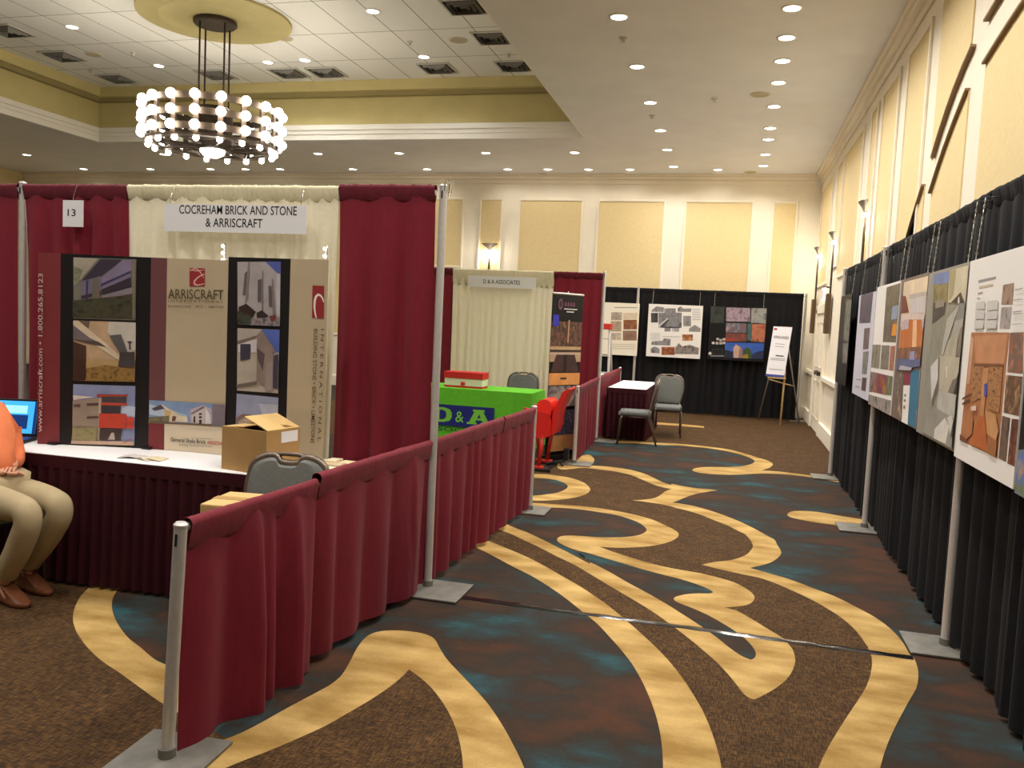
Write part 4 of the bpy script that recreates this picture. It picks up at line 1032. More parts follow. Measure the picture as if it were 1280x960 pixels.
# leaflets and cards on the table
for i, ((x, y), r, c, lb) in enumerate((((182, 576), 0.3, (210, 204, 196), 'grey folded leaflet lying on the white table, left one'), ((208, 577), -0.5, (226, 214, 196), 'small pale leaflet lying on the white table, middle one'), ((226, 575), 0.1, (222, 208, 170), 'cream leaflet lying on the white table, right one'))):
    q = zpl(x-42, y, 0.76)
    a = NB(); poly(a, [(-0.07, -0.05, 0.001), (0.07, -0.05, 0.001), (0.07, 0.05, 0.001), (-0.07, 0.05, 0.001)])
    slab(a, [(-0.07, -0.05, 0.001), (0.0, -0.05, 0.012), (0.07, -0.05, 0.002), (0.07, -0.05, 0.0035), (0.0, -0.05, 0.0135), (-0.07, -0.05, 0.0025)], (0, 1, 0), 0.10)
    o = obj('leaflet', a, mat('leaflet_%d' % i, c, 0.5, var=0.2, scale=25)); o.location = (q.x+0.02, 4.27, 0.7605); o.rotation_euler = (0, 0, r)
    tag(o, lb, 'leaflet', 'leaflets on the display table')

# ================================================================== CURVED TABLETOP DISPLAY
def disp_y(x):
    if x < -3.1: return 4.60-0.21*((-3.1-x)/1.1)**2
    if x > -2.62: return 4.60-0.02*((x+2.62)/0.26)**2
    return 4.60
def PD(x, y):
    Y = 4.55
    for _ in range(12):
        p = ypl(x, y, Y); Y = 0.5*Y+0.5*disp_y(p.x)
    p = ypl(x, y, disp_y(ypl(x, y, Y).x))
    return Vector((p.x, disp_y(p.x), max(p.z, 0.762)))
DT = thing('tabletop_display', 'curved tabletop pop-up display of building photographs on the long table', 'display', (-3.2, 4.60, 0.7605))
XS = [-4.13, -2.36]
def strip(bm, xa, xb, z0, z1, off=0.0, mi=0, th=0.012):
    n = max(2, int((xb-xa)/0.02)); f = []; b_ = []
    for i in range(n+1):
        x = xa+(xb-xa)*i/n; y = disp_y(x)-off
        f.append((bm.verts.new((x, y, z0)), bm.verts.new((x, y, z1)))); b_.append((bm.verts.new((x, y+th, z0)), bm.verts.new((x, y+th, z1))))
    for i in range(n):
        bm.faces.new((f[i][0], f[i+1][0], f[i+1][1], f[i][1])).material_index = mi
        bm.faces.new((b_[i][0], b_[i][1], b_[i+1][1], b_[i+1][0])).material_index = mi
        bm.faces.new((f[i][1], f[i+1][1], b_[i+1][1], b_[i][1])).material_index = mi
        bm.faces.new((f[i][0], b_[i][0], b_[i+1][0], f[i+1][0])).material_index = mi
    for k in (0, n): bm.faces.new((f[k][0], f[k][1], b_[k][1], b_[k][0])).material_index = mi
M_DBURG = mat('display_burgundy', (122, 48, 50), 0.5, var=0.05); M_DPLUM = mat('display_plum', (108, 66, 68), 0.5); M_DTAN = mat('display_tan', (186, 168, 138), 0.5, var=0.03); M_DBLK = mat('display_black', (22, 19, 20), 0.45); M_DCRM = mat('display_cream', (214, 198, 170), 0.5)
def dx(px, py=450): return PD(px, py).x
xe = [dx(47), dx(75), dx(187), dx(207), dx(283), dx(360), dx(406)]
ztp = 1.965
DPAN = []
for nm_, i, m in (('end_panel', 0, M_DBURG), ('photo_panel', 1, M_DBLK), ('side_strip', 2, M_DPLUM), ('logo_panel', 3, M_DTAN), ('photo_panel', 4, M_DBLK), ('end_panel', 5, M_DTAN)):
    a = NB(); strip(a, xe[i], xe[i+1], 0.762, ztp+(0.02 if i > 3 else 0.0)); DPAN.append(obj(nm_, a, m, DT, False, True))
d1 = lambda P: K(40, 310, 6.857, P)
d2 = lambda P: K(40, 440, 6.857, P)
d3 = lambda P: K(180, 310, 9.142, P)
d4 = lambda P: K(180, 480, 9.6, P)
d5 = lambda P: K(270, 310, 7.387, P)
d6 = lambda P: K(270, 430, 5.647, P)
ND = (0, -1, 0)
def DP(name, items):
    px_ = sum(p[0] for p in items[0][1])/len(items[0][1]); k_ = 0 if px_ < 75 else 1 if px_ < 187 else 3 if px_ < 283 else 4 if px_ < 360 else 5
    return prints(name, DPAN[k_], PD, 0.0025, ND, items, 5.0)
# photo: office block with ribbon windows
DP('photo_print', [(ink((120, 116, 104)), d1([(358, 80), (898, 98), (890, 622), (358, 605)])),
    (ink((168, 160, 142)), d1([(358, 80), (570, 90), (400, 290), (358, 330)])), (busy([(92, 96, 70), (150, 146, 120)], 20), d1([(358, 150), (440, 190), (400, 300), (358, 330)])),
    (ink((60, 52, 66)), d1([(590, 95), (780, 100), (600, 240), (430, 280)])), (ink((128, 116, 140)), d1([(780, 102), (895, 105), (893, 190), (600, 310), (590, 270)])),
    (ink((60, 54, 84)), d1([(850, 195), (850, 215), (590, 335), (590, 310)])), (ink((118, 106, 130)), d1([(850, 215), (858, 250), (600, 355), (600, 330)])),
    (ink((54, 44, 54)), d1([(850, 250), (855, 330), (610, 400), (600, 360)])), (ink((132, 120, 128)), d1([(890, 330), (890, 385), (610, 445), (610, 405)])),
    (ink((112, 104, 120)), d1([(430, 290), (600, 240), (590, 450), (430, 480)])), (ink((70, 60, 100)), d1([(470, 280), (490, 275), (485, 470), (468, 470)])), (ink((62, 50, 60)), d1([(430, 410), (600, 370), (600, 400), (430, 440)])),
    (ink((110, 100, 84)), d1([(530, 260), (570, 255), (600, 480), (520, 600), (525, 400)])),
    (busy([(44, 44, 34), (74, 72, 52), (60, 46, 40)], 16), d1([(358, 450), (890, 400), (885, 600), (358, 590)])), (ink((120, 110, 92)), d1([(865, 110), (898, 110), (890, 620), (870, 615)]))])
# photo: sloping roof entrance
DP('photo_print', [(ink((188, 158, 124)), d1([(358, 620), (892, 638), (890, 965), (358, 965)])+d2([(358, 60), (892, 70)])[::-1][:0]),
    (ink((150, 118, 84)), d2([(358, 60), (888, 70), (885, 255), (355, 245)])),
    (ink((198, 190, 176)), d1([(660, 632), (892, 640), (890, 870), (800, 920), (650, 720)])), (ink((112, 92, 78)), d1([(385, 622), (500, 625), (490, 690)])),
    (ink((212, 194, 166)), d1([(358, 625), (400, 622), (640, 820), (800, 960), (750, 965), (500, 800), (358, 660)])), (ink((118, 108, 108)), d1([(358, 660), (500, 770), (560, 800), (358, 780)])),
    (ink((88, 76, 70)), d1([(358, 780), (570, 800), (690, 880), (640, 850), (400, 800)])), (ink((72, 50, 38)), d1([(358, 800), (470, 840), (470, 970), (358, 970)])), (ink((66, 42, 30)), d2([(358, 60), (470, 65), (465, 240), (355, 245)])),
    (ink((176, 148, 100)), d2([(472, 60), (750, 70), (740, 170), (470, 150)])), (ink((92, 88, 88)), d1([(670, 750), (770, 740), (850, 960), (800, 965)])), (ink((58, 54, 60)), d1([(820, 800), (870, 800), (850, 820), (855, 870), (840, 870), (840, 820)])), (ink((70, 64, 66)), d2([(760, 0), (888, 0), (885, 130), (750, 120)])),
    (busy([(100, 74, 40), (150, 116, 62), (66, 52, 34)], 22), d2([(480, 140), (640, 110), (885, 150), (885, 255), (470, 248)]))])
# photo: red and grey three storey building
DP('photo_print', [(ink((132, 140, 172)), d2([(356, 275), (888, 292), (880, 800), (348, 785)])), (ink((176, 186, 204)), d2([(620, 420), (888, 470), (884, 560), (700, 540)])),
    (ink((150, 132, 116)), d2([(352, 420), (580, 390), (580, 760), (348, 760)])), (ink((206, 196, 184)), d2([(354, 370), (540, 385), (360, 412)])), (ink((176, 158, 138)), d2([(575, 395), (600, 395), (590, 760), (570, 760)])),
    (ink((84, 66, 58)), d2([(475, 440), (575, 435), (575, 458), (475, 460)])), (ink((84, 66, 58)), d2([(475, 552), (575, 548), (575, 568), (475, 570)])), (ink((96, 76, 66)), d2([(365, 450), (420, 445), (420, 470), (365, 470)])),
    (ink((164, 62, 46)), d2([(562, 362), (830, 365), (825, 380), (562, 385)])), (ink((72, 62, 66)), d2([(605, 382), (815, 382), (815, 440), (605, 430)])), (ink((178, 72, 54)), d2([(600, 430), (820, 438), (820, 460), (600, 455)])),
    (ink((60, 54, 58)), d2([(600, 455), (770, 460), (765, 525), (600, 522)])), (ink((190, 66, 48)), d2([(585, 525), (818, 530), (815, 655), (580, 648)])), (ink((200, 72, 54)), d2([(820, 555), (882, 560), (880, 655), (818, 655)])),
    (ink((66, 50, 46)), d2([(590, 652), (780, 658), (765, 755), (585, 750)])), (ink((176, 160, 152)), d2([(690, 690), (712, 690), (720, 750), (660, 750)])),
    (busy([(110, 104, 70), (150, 140, 96), (136, 116, 96)], 22), d2([(360, 640), (570, 650), (560, 760), (350, 755)])), (ink((196, 164, 140)), d2([(348, 758), (880, 765), (878, 800), (346, 785)])), (ink((170, 90, 66)), d2([(860, 740), (880, 735), (800, 780), (785, 780)]))])
# photo strip under the logo
DP('photo_print', [(ink((128, 150, 184)), d4([(66, 192), (830, 235), (828, 500), (62, 465)])), (ink((176, 190, 204)), d4([(66, 240), (300, 300), (530, 380), (300, 420), (66, 360)])),
    (ink((80, 72, 84)), d4([(95, 295), (205, 245), (260, 295), (130, 322)])), (ink((214, 196, 170)), d4([(200, 242), (230, 250), (440, 380), (520, 390), (530, 460), (290, 455), (260, 300)])), (ink((196, 162, 110)), d4([(250, 300), (330, 330), (310, 440), (260, 400)])),
    (busy([(78, 82, 56), (124, 116, 84), (104, 84, 80)], 26), d4([(62, 400), (300, 380), (310, 455), (62, 452)])), (ink((110, 74, 60)), d4([(350, 380), (395, 390), (380, 445), (340, 440)])),
    (ink((176, 164, 172)), d4([(560, 300), (720, 250), (820, 300), (830, 480), (560, 470)])), (ink((120, 104, 110)), d4([(570, 350), (725, 262), (730, 285), (575, 365)])), (ink((198, 186, 180)), d4([(580, 375), (730, 290), (740, 475), (585, 470)])), (ink((210, 202, 200)), d4([(740, 270), (800, 370), (815, 480), (745, 478)])),
    (ink((66, 52, 56)), d4([(605, 390), (625, 380), (625, 460), (600, 460)])), (ink((66, 52, 56)), d4([(668, 350), (705, 345), (700, 480), (672, 475)])), (ink((198, 186, 180)), d4([(668, 372), (705, 368), (705, 382), (668, 386)])), (ink((198, 186, 180)), d4([(668, 412), (705, 408), (705, 424), (668, 428)])),
    (ink((124, 110, 118)), d4([(832, 240), (980, 245), (978, 510), (828, 500)])), (ink((110, 90, 66)), d4([(62, 452), (830, 480), (828, 502), (62, 468)]))])
# white maker panel
DP('maker_panel', [(M_DCRM, d4([(248, 475), (985, 515), (985, 880), (245, 800)])+[])])
DP('side_strip_lower', [(M_DBURG, d4([(60, 470), (246, 475), (242, 795), (55, 795)]))])
def DTX(s, A, B, h, m, lift=0.006, name='lettering'):
    a_ = PD(*A); b_ = PD(*B); text(name, s, a_+Vector((0, -lift, 0)), b_+Vector((0, -lift, 0)), (0, -1, 0), h, m, DPAN[3])
M_RINK = mat('brick_red_ink', (176, 52, 48), 0.5)
DTX('General Shale Brick', (214, 551.5), (258, 555), 0.026, M_INKK)
DTX('ARRISCRAFT', (259.5, 555), (283, 557), 0.022, M_RINK)
DP('text_line', [(M_GREYINK, [(226, 546.2), (266, 548.4), (266, 549.2), (226, 547)])])
DTX('Building The American Dream', (225, 556.5), (266, 559), 0.014, M_GREYINK)
# logo: square with looping ribbon
lg_red = mat('logo_red', (150, 46, 48), 0.5); lg_pink = mat('logo_ribbon', (226, 176, 168), 0.5)
def ribbon(pts, w):
    L_, R_ = [], []
    P = cat_rom([(p[0], p[1], 0) for p in pts], 6, False)
    for i, p in enumerate(P):
        d = (P[min(i+1, len(P)-1)]-P[max(i-1, 0)]).normalized(); n = Vector((-d.y, d.x, 0)); k = w*(0.45+0.55*math.sin(PI*min(1, (i+1)/len(P))))
        L_.append(p+n*k); R_.append(p-n*k)
    return [(p.x, p.y) for p in L_+R_[::-1]]
DP('logo', [(lg_red, d3([(524, 228), (700, 232), (696, 438), (522, 436)])),
    (lg_pink, d3(ribbon([(528, 262), (590, 236), (640, 270), (690, 345)], 6))), (lg_pink, d3(ribbon([(528, 244), (600, 262), (698, 250)], 5))),
    (lg_pink, d3(ribbon([(698, 298), (630, 330), (582, 380), (585, 412), (620, 424), (692, 410)], 9)))])
M_OLK = mat('dark_olive_ink', (84, 74, 46), 0.5)
DTX('ARRISCRAFT', (211, 373), (280, 374.5), 0.058, M_OLK)
DTX('I N T E R N A T I O N A L', (211, 377.5), (280, 378.5), 0.012, M_OLK)
DTX('BUILDING STONE  •  BRICK  •  LIMESTONE', (211, 384), (280, 385), 0.012, M_OLK)
# right column photos
DP('photo_print', [(ink((168, 160, 158)), d5([(200, 128), (600, 126), (592, 722), (202, 705)])), (ink((84, 96, 168)), d5([(460, 128), (600, 126), (596, 240), (560, 225)])), (ink((186, 180, 182)), d5([(560, 235), (596, 245), (592, 640), (560, 620)])),
    (ink((96, 88, 88)), d5([(268, 235), (316, 190), (300, 420), (250, 440)])), (ink((128, 120, 118)), d5([(300, 130), (316, 130), (300, 470), (270, 520)])),
    (ink((96, 86, 86)), d5([(390, 295), (425, 285), (420, 498), (388, 496)])), (ink((120, 112, 112)), d5([(432, 205), (440, 210), (440, 600), (425, 590)])), (ink((98, 88, 90)), d5([(488, 352), (516, 346), (522, 545), (495, 542)])), (ink((126, 118, 116)), d5([(520, 280), (530, 285), (555, 630), (530, 620)])),
    (ink((54, 38, 34)), d5([(215, 545), (285, 515), (375, 590), (340, 640), (215, 600)])), (ink((56, 42, 38)), d5([(380, 600), (430, 575), (490, 625), (450, 670), (385, 650)])), (busy([(44, 56, 46), (70, 72, 60), (34, 36, 34)], 22), d5([(202, 580), (320, 620), (340, 700), (202, 705)])),
    (busy([(90, 60, 56), (150, 140, 140), (60, 66, 70)], 24), d5([(330, 650), (592, 640), (590, 722), (330, 712)])), (ink((116, 60, 56)), d5([(498, 630), (560, 615), (560, 660), (520, 690)]))])
DP('photo_print', [(ink((172, 162, 152)), d5([(200, 740), (590, 755), (585, 965), (200, 965)])+[]), (ink((178, 166, 150)), d6([(152, 0), (448, 0), (440, 348), (150, 328)])),
    (ink((84, 104, 176)), d5([(420, 750), (590, 756), (585, 965), (500, 965)])), (ink((84, 104, 170)), d6([(385, 0), (448, 0), (445, 45), (405, 70)])), (ink((120, 102, 90)), d5([(200, 860), (385, 805), (380, 835), (200, 890)])), (ink((206, 200, 198)), d5([(210, 890), (380, 838), (378, 965), (212, 965)])),
    (ink((66, 58, 72)), d5([(230, 925), (325, 900), (325, 965), (232, 965)])), (ink((66, 58, 72)), d6([(175, 0), (248, 0), (245, 105), (175, 118)])), (ink((138, 120, 112)), d5([(385, 800), (430, 755), (560, 965), (390, 965)])), (ink((140, 122, 112)), d6([(292, 0), (400, 0), (410, 200), (390, 330), (290, 260)])),
    (ink((90, 76, 76)), d6([(295, 30), (350, 70), (335, 190), (300, 110)])), (ink((112, 98, 88)), d6([(150, 285), (295, 262), (292, 285), (150, 308)])), (ink((66, 62, 78)), d6([(412, 80), (446, 72), (440, 320), (408, 310)])), (ink((150, 134, 128)), d6([(360, 140), (408, 120), (405, 335), (350, 330)]))])
DP('photo_print', [(ink((148, 150, 172)), d6([(148, 350), (442, 378), (436, 590), (140, 590)])), (ink((176, 176, 190)), d6([(300, 420), (440, 430), (438, 530), (330, 500)])), (ink((130, 104, 92)), d6([(145, 520), (190, 492), (250, 500), (330, 560), (320, 590), (145, 590)])), (ink((170, 150, 138)), d6([(160, 545), (200, 520), (250, 530), (290, 560), (160, 590)]))])
# right end panel marks
DP('logo', [(lg_red, d5([(893, 345), (1000, 350), (998, 652), (888, 645)])), (mat('logo_white', (236, 224, 214), 0.5), d5(ribbon([(928, 648), (912, 560), (918, 470), (945, 432), (978, 452), (998, 500)], 10)))])
def VT(s, x, y0, y1, h, m, down=True, xoff=0.0):
    a_ = PD(x, y0); b_ = PD(x+(y1-y0)*0.0, y1)
    X = (a_.x+b_.x)/2
    A = Vector((X, disp_y(X)-0.012, a_.z)); B = Vector((X, disp_y(X)-0.012, b_.z))
    text('lettering', s, A, B, (0, -1, 0), h, m, DPAN[5])
VT('BUILDING STONE • BRICK • LIMESTONE', 391.5, 411, 554, 0.024, M_OLK)
VT('I N T E R N A T I O N A L', 400.5, 411, 552, 0.020, M_OLK)
# left end lettering reads upward
a_ = PD(50, 540); b_ = PD(50, 342)
text('lettering', 'www.arriscraft.com • 1.800.265.8123', Vector((a_.x+0.02, disp_y(a_.x+0.02)-0.012, a_.z)), Vector((a_.x+0.02, disp_y(a_.x+0.02)-0.012, b_.z)), (0, -1, 0), 0.034, mat('pale_pink_ink', (206, 176, 170), 0.5), DPAN[0])
for x in (xe[1]-0.03, xe[2]):
    a = NB(); box(a, (x-0.03, disp_y(x)-0.03, 0.7615), (x+0.03, disp_y(x)+0.03, 0.775), 0.003); obj('foot', a, M_BLACKP, DT, False, True)
# display clips: three shiny studs on the frame posts, given an added glow
def clip(label, px):
    q = PD(px, 335)
    t = thing('stud_clip', label, 'clip lamp', (q.x, 4.635, 1.93), 0, 'studded clips on the display')
    a = NB(); tube(a, [(0, 0.0, -0.2), (0, 0.0, 0.14)], 0.008, 8); obj('clip_arm', a, M_CHROME, t, True)
    for k in range(3):
        a = NB(); bmesh.ops.create_uvsphere(a, u_segments=12, v_segments=8, radius=0.012, matrix=Matrix.Translation((0, -0.018, 0.035+0.043*k))); obj('clip_stud', a, mat('stud_glow', (255, 250, 240), 0.3, emit=1.3), t, True)
clip('chrome clip with three small glowing studs above the display logo panel', 276)
clip('chrome clip with three small glowing studs at the display right end', 402)

# laptop
t = thing('laptop', 'black laptop with a glowing blue screen on the long table', 'laptop', (-4.46, 4.33, 0.7605), 0.30)
a = NB(); box(a, (-0.18, -0.125, 0.0), (0.18, 0.125, 0.02), 0.005); obj('base', a, M_BLACKP, t)
a = NB(); box(a, (-0.165, -0.03, 0.0201), (0.165, 0.105, 0.0215)); obj('keyboard', a, mat('keys_blue_glow', (40, 60, 150), 0.4), t)
Ml = Matrix.Translation((0, 0.125, 0.02)) @ Matrix.Rotation(math.radians(-14), 4, 'X')
a = NB(); box(a, (-0.18, -0.006, 0.0), (0.18, 0.006, 0.245), 0.004, 0, 0, Ml); lid_ = obj('lid', a, M_BLACKP, t)
a = NB(); box(a, (-0.165, -0.0075, 0.02), (0.165, -0.0062, 0.23), 0, 0, 0, Ml)
scr = obj('screen', a, mat('screen_blue', (60, 160, 225), 0.3, emit=0.9), lid_)
a = NB(); box(a, (-0.10, -0.0085, 0.05), (0.11, -0.0077, 0.14), 0, 0, 0, Ml); box(a, (0.145, -0.0085, 0.02), (0.165, -0.0077, 0.23), 0, 0, 0, Ml); obj('screen_window', a, mat('screen_dark_blue', (20, 52, 110), 0.3, emit=0.6), lid_)
a = NB(); box(a, (-0.05, -0.0095, 0.15), (0.10, -0.0087, 0.20), 0, 0, 0, Ml); obj('screen_glow', a, mat('screen_pale', (150, 226, 250), 0.3, emit=0.9), lid_)

# ================================================================== ROLL-UP BANNER
B0, B1 = Vector((-2.12, 9.98, 0)), Vector((-1.83, 10.46, 0))
bu = (B1-B0).normalized(); bn = Vector((bu.y, -bu.x, 0))
t = thing('rollup_banner', 'tall dark roll-up banner with arena photographs behind the red seat', 'banner', ((B0+B1)/2))
Wb = (B1-B0).length
def PB(u, v): return B0+bu*(u*Wb)+Vector((0, 0, 0.06+v*1.97))
a = NB(); slab(a, [PB(0, 0), PB(1, 0), PB(1, 1), PB(0, 1)], -bn, 0.004); obj('banner_sheet', a, M_BLACKPR, t, False, True)
a = NB(); slab(a, [B0-bu*0.02+bn*0.06, B1+bu*0.02+bn*0.06, B1+bu*0.02-bn*0.06, B0-bu*0.02-bn*0.06], (0, 0, 1), 0.06); obj('cassette', a, M_BLACKP, t, False, True)
a = NB(); tube(a, [PB(0, 1.0), PB(1, 1.0)], 0.014, 8); obj('top_rail', a, M_STEEL, t, True, True)
a = NB(); tube(a, [PB(0.5, 0)-bn*0.03, PB(0.5, 1.0)-bn*0.02, PB(0.5, 1.015)], 0.008, 8); obj('pole', a, M_STEEL, t, True, True)
br = [(busy([(70, 56, 54), (120, 84, 66), (44, 36, 40), (150, 110, 84)], 16, (1, 1, 0.6)), R4(0.0, 0.62, 1, 0.83)), (ink((190, 160, 120)), R4(0.0, 0.655, 1, 0.675)), (ink((60, 48, 44)), R4(0, 0.64, 1, 0.655)),
    (ink((176, 150, 120)), R4(0, 0.58, 1, 0.64)), (ink((70, 48, 46)), [(0.04, 0.515), (0.96, 0.515), (0.8, 0.625), (0.2, 0.625)]), (ink((190, 170, 150)), R4(0, 0.625, 1, 0.635)), (ink((40, 30, 32)), R4(0.44, 0.515, 0.54, 0.625)),
    (ink((216, 150, 84)), R4(0, 0.435, 1, 0.51)), (ink((60, 50, 40)), R4(0.36, 0.470, 0.56, 0.482)), (busy([(60, 54, 56), (120, 108, 104), (150, 150, 150)], 18), R4(0, 0.30, 1, 0.43)), (ink((150, 140, 128)), [(0.1, 0.30), (0.2, 0.38), (0.5, 0.415), (0.8, 0.38), (0.92, 0.30)]), (ink((206, 176, 120)), [(0.38, 0.30), (0.46, 0.40), (0.56, 0.40), (0.64, 0.30)]),
    (busy([(30, 28, 34), (96, 96, 110), (54, 60, 84), (150, 140, 140)], 14), R4(0, 0.12, 1, 0.28)), (ink((214, 158, 100)), R4(0.1, 0.02, 0.9, 0.12)), (ink((52, 56, 168)), R4(0.03, 0.80, 0.22, 0.87)),
    (ink((196, 150, 110)), [(0.52, 0.70), (0.56, 0.70), (0.57, 0.84), (0.53, 0.84)]), (ink((110, 74, 92)), [(0.20, 0.905), (0.28, 0.90), (0.33, 0.935), (0.28, 0.97), (0.20, 0.965), (0.16, 0.935)]), (ink((40, 32, 38)), [(0.22, 0.92), (0.27, 0.92), (0.29, 0.935), (0.27, 0.955), (0.22, 0.955), (0.2, 0.935)])]
prints('banner_print', t, PB, 0.002, bn, br)
a = NB()
for u0 in (0.38, 0.47, 0.56, 0.65): poly(a, [PB(u0, 0.925)+bn*0.004, PB(u0+0.07, 0.925)+bn*0.004, PB(u0+0.07, 0.95)+bn*0.004, PB(u0+0.02, 0.95)+bn*0.004])
obj('title_marks', a, mat('mauve_ink', (112, 66, 84), 0.5), t, False, True)
M_WINK = mat('white_ink', (220, 216, 212), 0.5)
a = NB(); 
for z0, u0, u1 in ((0.905, 0.38, 0.80), (0.888, 0.46, 0.70)):
    poly(a, [PB(u0, z0)+bn*0.004, PB(u1, z0)+bn*0.004, PB(u1, z0+0.006)+bn*0.004, PB(u0, z0+0.006)+bn*0.004])
obj('text_lines', a, M_WINK, t, False, True)

# ================================================================== RED STADIUM SEAT
t = thing('stadium_seat', 'red folding stadium seat on its stand beside the short post', 'stadium seat', (-1.985, 9.54, 0), 0.0)
M_RSEAT = mat('glossy_red_plastic', (200, 34, 28), 0.35, spec=0.5)
M_RST = mat('red_painted_steel', (186, 34, 28), 0.4, spec=0.5)
# local: faces -X; seat width along Y
for s in (-0.24, 0.24):
    a = NB()
    prof = [(-0.25, 0.64), (-0.26, 0.70), (0.02, 0.66), (0.06, 0.58), (0.06, 0.40), (-0.02, 0.36), (-0.22, 0.38), (-0.245, 0.44)]
    slab(a, [(x, s-0.02, z) for x, z in prof], (0, 1, 0), 0.04); auto(obj('arm_panel', a, M_RSEAT, t))
    a = NB(); tube(a, [(-0.21, s, 0.40), (-0.15, s, 0.04)], 0.022, 8); obj('leg', a, M_RST, t, True)
    a = NB(); tube(a, [(-0.02, s, 0.40), (-0.06, s, 0.04)], 0.022, 8); obj('leg', a, M_RST, t, True)
    a = NB(); box(a, (-0.20, s-0.05, 0.012), (0.0, s+0.05, 0.045), 0.008); obj('foot', a, M_RST, t)
    a = NB(); box(a, (-0.20, s-0.024, 0.385), (-0.10, s-0.0205, 0.425)); obj('seat_number_plate', a, M_CARD, t)
a = NB()
P = [(0.225, 0.94), (0.17, 0.90), (0.07, 0.66), (0.06, 0.45), (0.02, 0.41), (0.09, 0.41), (0.12, 0.50), (0.13, 0.66), (0.235, 0.90), (0.26, 0.935)]
slab(a, [(x, -0.21, z) for x, z in P], (0, 1, 0), 0.42)
auto(obj('backrest', a, M_RSEAT, t))
a = NB()
P = [(p.x, p.y) for p in cat_rom([(-0.06, 0.46, 0), (-0.10, 0.62, 0), (-0.11, 0.76, 0), (-0.05, 0.80, 0), (0.02, 0.79, 0), (0.05, 0.72, 0), (0.03, 0.55, 0), (0.0, 0.45, 0)], 4)]
slab(a, [(x, -0.20, z) for x, z in P], (0, 1, 0), 0.40); auto(obj('folded_seat', a, mat('bright_red_plastic', (226, 44, 34), 0.3, spec=0.5), t))
a = NB(); box(a, (-0.34, -0.36, 0.003), (0.10, -0.32, 0.03)); box(a, (-0.34, 0.32, 0.003), (0.10, 0.36, 0.03)); box(a, (-0.30, -0.32, 0.003), (-0.24, 0.32, 0.012)); box(a, (0.02, -0.32, 0.003), (0.06, 0.32, 0.012)); obj('stand_base', a, M_BLACKP, t)
# black equipment leg by the post
t = thing('floor_bracket', 'black metal bracket lying on the floor between the red seat and short post', 'bracket', (-1.86, 9.75, 0))
a = NB(); tube(a, [(-0.16, -0.12, 0.02), (0.02, 0.02, 0.05), (0.05, 0.05, 0.14)], 0.017, 8); tube(a, [(-0.03, -0.02, 0.04), (0.03, -0.10, 0.012)], 0.012, 8); obj('bracket_arm', a, M_BLACKP, t, True)
a = NB(); box(a, (0.01, 0.0, 0.06), (0.07, 0.09, 0.20), 0.01); obj('bracket_block', a, M_BLACKP, t)

# ================================================================== STEP LADDER
t = thing('step_ladder', 'grey aluminium step ladder with a red top, half hidden behind the tall post', 'ladder', (-2.16, 14.55, 0))
for sx in (-1, 1):
    a = NB(); tube(a, [(sx*0.19, -0.34, 0.0), (sx*0.10, 0.0, 1.62)], 0.024, 6, flat=(0.5, 1)); obj('front_rail', a, M_STEEL, t)
    a = NB(); tube(a, [(sx*0.19, 0.42, 0.0), (sx*0.10, 0.06, 1.60)], 0.020, 6, flat=(0.5, 1)); obj('rear_rail', a, M_STEEL, t)
for k in range(5):
    z = 0.28+0.29*k; f = z/1.62; w = 0.19-0.09*f; y = -0.34+0.34*f
    a = NB(); box(a, (-w, y-0.04, z-0.012), (w, y+0.05, z+0.012), 0.004); obj('step', a, M_STEEL, t)
a = NB(); box(a, (-0.13, -0.09, 1.60), (0.13, 0.14, 1.70), 0.012); obj('top_cap', a, mat('red_ladder_top', (204, 56, 46), 0.5), t)

# ================================================================== POSTER BOARDS
M_CHAIN = mat('chain_steel', (196, 190, 176), 0.3, metal=0.8)
def chain(a, p0, p1, link=0.022):
    """links hung between two points"""
    p0 = Vector(p0); p1 = Vector(p1); L = (p1-p0).length; n = max(2, int(L/link)); d = (p1-p0)/n
    w = Vector((0, 0.004, 0)) if abs(d.normalized().y) < 0.9 else Vector((0.004, 0, 0))
    for i in range(n):
        k = Vector((0.004, 0, 0)) if i % 2 else Vector((0, 0.004, 0))
        tube(a, [p0+d*i-k*0.2, p0+d*(i+0.5)+k, p0+d*(i+1)+k*0.2, p0+d*(i+0.5)-k], 0.0022, 4, False, 0, True)
def board_x(label, y0, y1, z0, z1, m=M_BOARD, x=1.178, zbar=2.46):
    """square board hung facing -X on two chains"""
    t = thing('poster_board', label, 'poster board', (x, (y0+y1)/2, z0), 0, 'square poster boards on the black side drape')
    a = NB(); box(a, (x, y0, z0), (x+0.010, y1, z1), 0.001); obj('board', a, m, t, False, True)
    for y in (y0+0.07, y1-0.07):
        a = NB(); chain(a, (x+0.006, y, z1-0.01), (1.206, y, 2.42), 0.03); hc_ = obj('hanging_chain', a, M_CHAIN, t, False, True)
        a = NB(); tube(a, [(1.206, y, 2.42), (1.27, y, 2.425), (1.295, y, 2.44)], 0.003, 5); obj('hook', a, M_BLACKP, hc_, True, True)
    def P(px, py):
        q = xpl(px, py, x); return Vector((x, min(max(q.y, y0+0.002), y1-0.002), min(max(q.z, z0+0.002), z1-0.002)))
    return t, (lambda nm, items, lift=0.001: prints(nm, t, P, lift, (-1, 0, 0), items))
